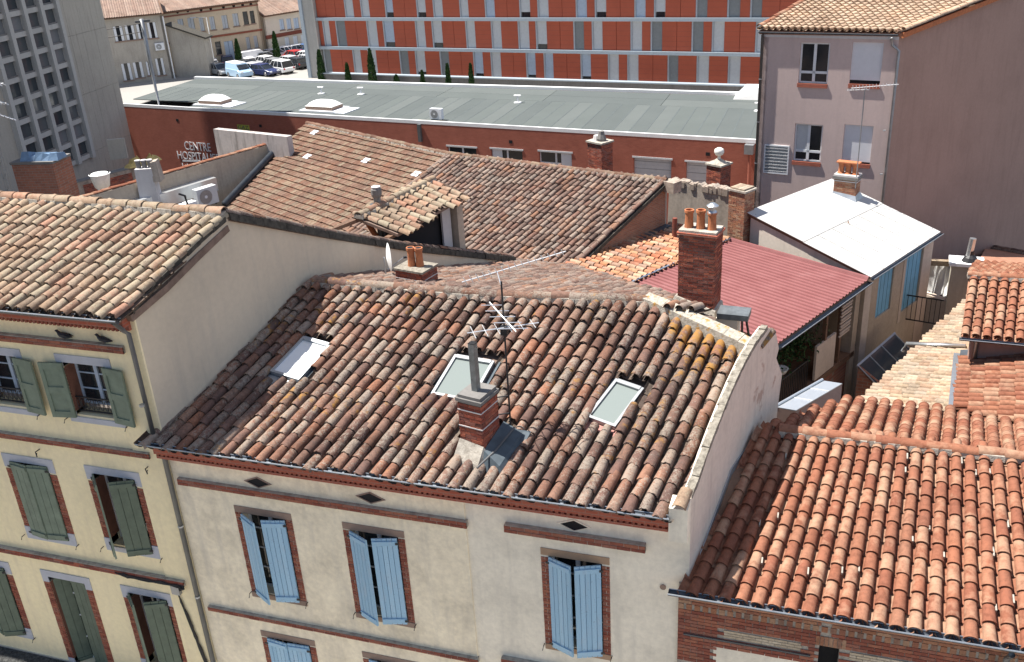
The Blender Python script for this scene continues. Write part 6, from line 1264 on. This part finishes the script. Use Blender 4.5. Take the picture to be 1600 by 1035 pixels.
for zz in range(0, HT, 4):
    for uu in range(0, 7):
        a0_, a1_ = g1_ + (0 - g1_) * uu / 7, g1_ + (0 - g1_) * (uu + 1) / 7
        MB().box(ft_, a0_ + .006, a1_ - .006, zz + .008, zz + 3.992, -.3, random.uniform(-.006, .006)).build('concrete_panel', 'concrete', CT)
MB().box(ft_, -40, 0, 0, HT, -14, -.25).build('core', 'concrete_dark', CT); MB().box(ft_, -40, g0_, 0, HT, -.3, .0).build('blank_wall', 'concrete', CT); MB().box(ft_, g0_, g1_, 0, zb0 - pz * .6, -.3, .0).build('base_wall', 'concrete', CT)
# ================================================================== far houses round the car park
def far_house(name, label, o, u, L, H, mat, wins, depth=11, shut='white_frame', roofm='tile_far', slope=.3, rise=True, band=None):
    t_ = thing(name, label, 'house', o); f = Fr(o, u); hs = [w[:4] for w in wins]; mb = MB(); holed_wall(mb, f, 0, L, 0, H, hs, .2); mb.build('front_wall', mat, t_)
    for w in wins:
        g_ = MB().box(f, w[0], w[1], w[2], w[3], -.18, -.12).build('window', 'glass_dark', t_); m_ = w[4] if len(w) > 4 else shut
        if m_:
            am = (w[0] + w[1]) / 2; sw = (w[1] - w[0]) * (.3 if name == 'grey_house' else .48); MB().box(f, w[0] + .03, w[0] + sw, w[2] + .02, w[3] - .02, -.1, -.05).build('shutter', m_, g_); MB().box(f, w[1] - sw, w[1] - .03, w[2] + .02, w[3] - .02, -.1, -.05).build('shutter', m_, g_)
        MB().box(f, w[0] - .12, w[1] + .12, w[2] - .15, w[2], -.05, .06).build('window_sill', 'lintel_brown', g_)
    MB().prism([f.p(L, 0), f.p(L, H), f.p(L, H + slope * depth / 2, -depth / 2), f.p(L, H, -depth), f.p(L, 0, -depth)], -f.u * .3).build('gable_wall', mat, t_); MB().prism([f.p(0, 0), f.p(0, H), f.p(0, H + slope * depth / 2, -depth / 2), f.p(0, H, -depth), f.p(0, 0, -depth)], f.u * .3).build('gable_wall', mat, t_)
    rf = MB(); c0 = .45; n_ = int(L / .28)
    for k in range(n_):                       # ribbed tile courses
        a0_, a1_ = L * k / n_, L * (k + 1) / n_; am = (a0_ + a1_) / 2; rf.cr = random.random() * .98 + .01
        for q0_, q1_, z0_, z1_ in ((a0_, am, 0, .09), (am, a1_, .09, 0)): rf.poly([f.p(q0_, H - .1 + z0_, c0), f.p(q1_, H - .1 + z1_, c0), f.p(q1_, H + slope * (depth / 2) + z1_, -depth / 2), f.p(q0_, H + slope * (depth / 2) + z0_, -depth / 2)])
    rf.build('roof', roofm, t_); MB().prism([f.p(-.2, H - .15, c0 - .05), f.p(L + .2, H - .15, c0 - .05), f.p(L + .2, H + slope * depth / 2 - .05, -depth / 2), f.p(-.2, H + slope * depth / 2 - .05, -depth / 2)], (0, 0, -.12)).build('roof_deck', 'wood_brown', t_)
    MB().box(f, 0, L, H - .35, H - .16, -.02, .25).build('cornice', band or mat, t_); return t_, f
def wpx(f, *px): # windows from pixel rectangles
    out = []
    for x0, y0, x1, y1, *m in px: a, b = f.px((x0 + x1) / 2 - (x1 - x0) / 2, (y0 + y1) / 2), f.px((x0 + x1) / 2 + (x1 - x0) / 2, (y0 + y1) / 2); zt_, zb_ = f.px((x0 + x1) / 2, y0)[1], f.px((x0 + x1) / 2, y1)[1]; out.append((a[0], b[0], zb_, zt_, *m))
    return out
oc = Vector((-88.2, 86.5, 0)); uc = (.5, .866, 0); f = Fr(oc, uc); tr = f.px(408, 40)[0]
W_ = wpx(f, (312, 28, 319, 49), (328, 26, 336, 47), (347, 24, 356, 45), (364, 21, 373, 41), (380, 18, 388, 39, None), (391, 17, 398, 37, None), (323, 68, 331, 88, None), (337, 65, 346, 86, None), (385, 58, 391, 77), (397, 56, 403, 75), (352, 64, 366, 97, 'window_blue'), (278, 30, 287, 46), (294, 28, 304, 48))
ch_, f = far_house('cream_house', 'long cream two-storey house with pale shutters facing the car park', oc, uc, tr, f.px(400, 0)[1] * .5 + f.px(310, 10)[1] * .5, 'plaster_far', W_, 11, 'fin_grey', 'tile_dist', .3, band='brick_red')
zS = f.px(365, 53)[1]; MB().box(f, 0, tr, zS - .12, zS + .12, -.02, .12).build('string_course', 'brick_red', ch_); zS = f.px(360, 20)[1] + .55; MB().box(f, 0, tr, zS - .1, zS + .08, -.02, .1).build('string_course', 'brick_red', ch_)
for px in ((314, 15), (329, 13), (349, 11), (365, 9), (379, 8), (392, 7), (277, 18), (293, 16)): q = f.px(*px); MB().prism([f.p(q[0] + .22 * math.cos(k * math.pi / 4), q[1] + .3 * math.sin(k * math.pi / 4), .0) for k in range(8)], f.n * .01).build('attic_vent', 'dark_gap', ch_)
ow_ = onZ(431, 88, 0); uw = (.36, .93, 0); f = Fr(ow_, uw); tr = f.px(500, 40)[0]; ow_ = f.p(-1.2, 0)
f = Fr(ow_, uw); tr = f.px(500, 40)[0]; W_ = wpx(f, (437, 30, 444, 47), (448, 29, 455, 46), (459, 28, 467, 45), (470, 26, 476, 42), (479, 25, 486, 42), (446, 58, 453, 80, 'white_frame'), (459, 56, 466, 78, 'white_frame'), (471, 54, 478, 74, 'white_frame'), (482, 52, 488, 72, 'white_frame'))
wh_, f = far_house('white_house', 'small off-white house with a red band between its two rows of shutters', ow_, uw, tr, f.px(455, 17)[1], 'plaster_farwhite', W_, 9, 'window_blue', 'tile_dist', .45); z = f.px(460, 51)[1]; MB().box(f, 0, tr, z - .25, z + .25, -.02, .08).build('string_course', 'brick_red', wh_)
og_ = Vector((-93.0, 82.0, 0)); ug = (.76, .65, 0); f = Fr(og_, ug); tr = f.px(262, 70)[0]; W_ = wpx(f, (178, 41, 193, 65), (196, 39, 211, 63), (214, 37, 228, 61), (231, 35, 245, 60), (191, 99, 206, 126), (209, 97, 224, 122), (229, 96, 240, 118), (244, 91, 257, 118))
gh_, f = far_house('grey_house', 'weathered grey house with open pale shutters under a pinkish tile roof', og_, ug, tr, f.px(220, 22)[1], 'plaster_greyhouse', W_, 12, 'white_frame', 'tile_dist', .35); q = f.px(256, 73); ac_unit('wall_air_conditioner', 'air conditioner hanging on the corner of the weathered grey house', f.p(q[0] - .5, q[1] - .4, .4), ug, 1.3)
MB().tube([f.p(tr + .05, f.px(262, 25)[1], .1), f.p(tr + .05, 0, .1)], .09, 6).build('downpipe', 'white_paint', gh_)
sg = f.p(tr + .3, 0, -.5); fs = Fr(sg, (.9, .2, 0)); gb_ = [fs.px(268, 40), fs.px(318, 60)]; SGh = thing('blank_gable_house', 'blank grey gable with a sloping tiled edge between the grey and cream houses', 'house', sg); L_g = gb_[1][0]
MB().prism([fs.p(0, 0), fs.p(0, gb_[0][1]), fs.p(L_g, gb_[1][1]), fs.p(L_g, 0)], -fs.n * 2).build('wall', 'plaster_greyhouse', SGh); MB().prism([fs.p(-.1, gb_[0][1] + .05, .3), fs.p(L_g + .4, gb_[1][1] - .1, .3), fs.p(L_g + .4, gb_[1][1] - .1, -2), fs.p(-.1, gb_[0][1] + .05, -2)], (0, 0, .2)).build('roof', 'verge_dark', SGh)
# dark slate-roofed terrace further back and the street's far edge
of = Vector((-120, 118, 0)); ff = Fr(of, (.9, .42, 0)); far_house('far_terrace', 'distant terrace closing the view behind the cream house', of, (.9, .42, 0), 60, 7.0, 'plaster_far', [(3 + 4 * k, 4.2 + 4 * k, 3.6, 5.6) for k in range(13)], 10, 'fin_grey', 'tile_dist', .3)
# ================================================================== car park: cars, cypresses, lamp
def car(px, mat, ang, label, kind='car'):
    o = onZ(*px, 0); o.z = .01; L, Wd, H = (3.9, 1.66, 1.42) if kind == 'car' else ((4.3, 1.78, 1.65) if kind == 'suv' else (4.3, 1.75, 1.85))
    t_ = thing('parked_' + ('van' if kind == 'van' else 'car'), label, 'van' if kind == 'van' else 'car', o, 'vehicles in the hospital car park'); f = Fr(o, (math.cos(ang), math.sin(ang), 0)); w = Wd / 2
    hb = .85 if kind != 'van' else 1.1
    prof = [(-L / 2, .35), (-L / 2 + .02, hb - .1), (-L / 2 + .15, hb), (L / 2 - 1.0 if kind != 'van' else L / 2 - .6, hb), (L / 2 - .15, hb - .18), (L / 2, hb - .3), (L / 2, .35), (L / 2 - .3, .22), (-L / 2 + .3, .22)]
    mb = MB(); xs_ = [-1, -.93, .93, 1]; rings = []
    for s_ in xs_:
        k = .92 if abs(s_) == 1 else 1.0; rings.append([f.p(x_ * (k if abs(x_) > L * .4 else 1), .5 + (z_ - .5) * (.93 if abs(s_) == 1 else 1), s_ * w) for x_, z_ in prof])
    for a_, b_ in zip(rings[:-1], rings[1:]):
        for i in range(len(prof)): mb.poly([a_[i], a_[(i + 1) % len(prof)], b_[(i + 1) % len(prof)], b_[i]])
    mb.poly(rings[0]); mb.poly(rings[-1]); bd = mb.build('body', mat, t_)
    x0_, x1_, x2_, x3_ = (-L / 2 + .12, -L / 2 + .5, L / 2 - 1.75, L / 2 - 1.0) if kind != 'van' else (-L / 2 + .05, -L / 2 + .12, L / 2 - 1.3, L / 2 - .55)
    cw, ct = w * .93, w * .78
    MB().hexa([f.p(x0_, hb, -cw), f.p(x3_, hb, -cw), f.p(x3_, hb, cw), f.p(x0_, hb, cw), f.p(x1_, H - .06, -ct), f.p(x2_, H - .06, -ct), f.p(x2_, H - .06, ct), f.p(x1_, H - .06, ct)]).build('cabin', 'glass_dark' if kind != 'van' else mat, t_)
    MB().hexa([f.p(x1_ - .05, H - .07, -ct), f.p(x2_ + .06, H - .07, -ct), f.p(x2_ + .06, H - .07, ct), f.p(x1_ - .05, H - .07, ct), f.p(x1_ + .05, H, -ct * .92), f.p(x2_ - .08, H, -ct * .92), f.p(x2_ - .08, H, ct * .92), f.p(x1_ + .05, H, ct * .92)]).build('roof', mat if mat != 'car_lightblue' else 'car_white', t_)
    for fx in ((.02, .38, .68, .98) if kind != 'van' else ()):
        for s_ in (-1, 1):
            xb = x0_ + (x3_ - x0_) * fx; xt = x1_ + (x2_ - x1_) * fx; MB().tube([f.p(xb, hb, s_ * cw), f.p(xt, H - .06, s_ * ct)], .05, 4).build('pillar', mat, t_)
    if kind == 'van':
        MB().hexa([f.p(x2_ + .05, H - .75, -ct), f.p(x3_ + .02, hb + .05, -cw + .1), f.p(x3_ + .02, hb + .05, cw - .1), f.p(x2_ + .05, H - .75, ct), f.p(x2_ + .04, H - .12, -ct), f.p(x3_ - .02, hb + .15, -cw + .1), f.p(x3_ - .02, hb + .15, cw - .1), f.p(x2_ + .04, H - .12, ct)]).build('windscreen', 'glass_dark', t_)
    for s_ in (-1, 1):
        for x_ in (-L / 2 + .8, L / 2 - .85): wl_ = MB().lathe([(.32, -.1), (.33, .0), (.32, .1)], f.p(x_, .32, s_ * (w - .08)), 14, f.n).build('wheel', 'tyre', t_); MB().lathe([(.2, .0), (.19, .012)], f.p(x_, .32, s_ * (w + .018)), 10, f.n * s_).build('rim', 'rim', wl_)
        MB().box(f, L / 2 - .2, L / 2 + .01, hb - .33, hb - .18, s_ * w * .72 - .18, s_ * w * .72 + .18).build('headlight', 'white_frame', t_); MB().box(f, -L / 2 - .01, -L / 2 + .1, hb - .25, hb - .05, s_ * w * .8 - .1, s_ * w * .8 + .1).build('tail_light', 'lamp_red', t_)
    return t_
cars = [((333, 109), 'car_silver', 2.2, 'silver-beige car parked beside the pale blue van, farthest from the red block', 'car'), ((357, 103), 'car_navy', 2.2, 'navy car behind the pale blue van roof', 'car'), ((412, 104), 'car_white', 2.7, 'white car in the middle row behind the navy car', 'car'), ((388, 106), 'car_white', 2.4, 'white car by the cypress at the cream house door', 'car'), ((375, 121), 'car_lightblue', -.55, 'pale blue van with a white roof at the back edge of the grey flat roof', 'van'), ((402, 116), 'car_silver', -.3, 'silver car between the pale blue van and the white off-roader', 'car'), ((414, 118), 'car_navy', -.3, 'dark navy car next to the white off-roader', 'car'), ((438, 114), 'car_white', 2.7, 'white off-roader with dark windows, largest of the parked row', 'suv'), ((462, 107), 'car_dark', 2.7, 'black car beside the white off-roader', 'car'), ((478, 102), 'car_silver', 2.7, 'silver car parked between the black and the teal car', 'car'), ((494, 96), 'car_teal', 2.7, 'teal car at the end of the row by the red block', 'car'), ((398, 100), 'car_white', 1.1, 'white van parked across in front of the cream house', 'van'), ((417, 97), 'car_grey', 1.1, 'grey car by the tall cypress in front of the cream house', 'car'), ((450, 88), 'car_white', 1.1, 'white car in front of the off-white house', 'car'), ((468, 85), 'car_silver', 1.1, 'silver car in front of the off-white house', 'car'), ((486, 83), 'car_blue', 1.1, 'blue car beside the cypress by the off-white house', 'car'), ((491, 91), 'car_red', 2.7, 'red car partly hidden by the red block', 'car')]
cars += [((345, 117), 'car_grey', -.5, 'grey car half hidden behind the flat roof, left of the pale blue van', 'car'), ((425, 108), 'car_grey', 2.7, 'grey car just behind the white off-roader', 'car'), ((449, 104), 'car_silver', 2.7, 'silver car squeezed between the white off-roader and the black car', 'car'), ((388, 112), 'car_dark', -.4, 'black car directly behind the pale blue van nose', 'car'), ((433, 92), 'car_silver', 1.1, 'silver car beside the tall cypress in the far row', 'car'), ((476, 96), 'car_white', 2.7, 'white car in the middle row behind the silver car', 'car'), ((458, 95), 'car_red', 2.7, 'small red car in the middle row', 'car')]
for c_ in cars: car(*c_)
def cypress(px, top, wpx, label, seed):
    b = onZ(*px, 0); h = zat(b.x, b.y, top); rg = random.Random(seed); dist = (b - CAM).dot(ROW[2]); r_ = wpx / 2 * dist / F
    t_ = thing('cypress_tree', label, 'tree', b, 'clipped cypresses round the hospital'); MB().tube([b, b + Zv * h * .25, b + Zv * h * .9], [.12, .09, .02], 6).build('trunk', 'wood_brown', t_)
    mb = MB(); n_ = 1500
    for k in range(n_):
        s_ = rg.random() ** .8; z = h * (.03 + .96 * s_); rr = r_ * min(1, (1 - s_) ** .55 * 1.15) * min(1, .6 + s_ * 4); an = rg.uniform(0, 6.283); q = rr * math.sqrt(rg.uniform(.45, 1)) * rg.uniform(.85, 1.1); c = b + Vector((math.cos(an) * q, math.sin(an) * q, z)); l = rg.uniform(.1, .22)
        up_ = Vector((math.cos(an) * .35 + rg.gauss(0, .2), math.sin(an) * .35 + rg.gauss(0, .2), 1)).normalized(); sd = up_.cross(Vector((rg.gauss(0, 1), rg.gauss(0, 1), .1))).normalized() * l * .5; mb.cr = rg.random() * .98 + .01; mb.poly([c - sd, c - up_ * .05, c + sd, c + up_ * l * 1.3])
    mb.build('crown', 'foliage', t_)
for i, (p_, tp, w_, lb) in enumerate((((376, 107), 62, 11, 'dark cypress in front of the cream house beside its door'), ((435, 101), 50, 12, 'tall dark cypress between the cream and off-white houses'), ((485, 90), 53, 11, 'dark cypress at the far end of the off-white house'), ((505, 133), 79, 13, 'broad tall cypress at the corner of the red block'), ((546, 137), 100, 9, 'short cypress, first along the red block from its corner cypress'), ((584, 139), 77, 13, 'tallest leaning cypress along the front of the red block'), ((621, 140), 119, 11, 'round stubby cypress bush in front of the red block'), ((662, 142), 112, 7, 'short slim cypress next to the stubby bush'), ((702, 144), 101, 8, 'slim cypress, second from the stubby bush'), ((738, 146), 101, 8, 'slim cypress farthest along the red block from its corner'))): cypress(p_, tp, w_, lb, 40 + i)
c = onZ(337, 108, 0); zt = zat(c.x, c.y, 28); SL = thing('street_lamp', 'thin street lamp with a short arm beside the cream house', 'street lamp', c); MB().tube([c, (c.x, c.y, zt)], [.09, .05], 8).build('pole', 'metal_grey', SL, smooth=True); MB().tube([(c.x, c.y, zt), (c.x - 1.6, c.y - .6, zt + .15)], .04, 6).build('arm', 'metal_grey', SL); MB().box(Fr((c.x - 1.6, c.y - .6, zt + .1), (.9, .35, 0)), -.4, .3, -.05, .08, -.12, .12).build('lamp_head', 'white_frame', SL)
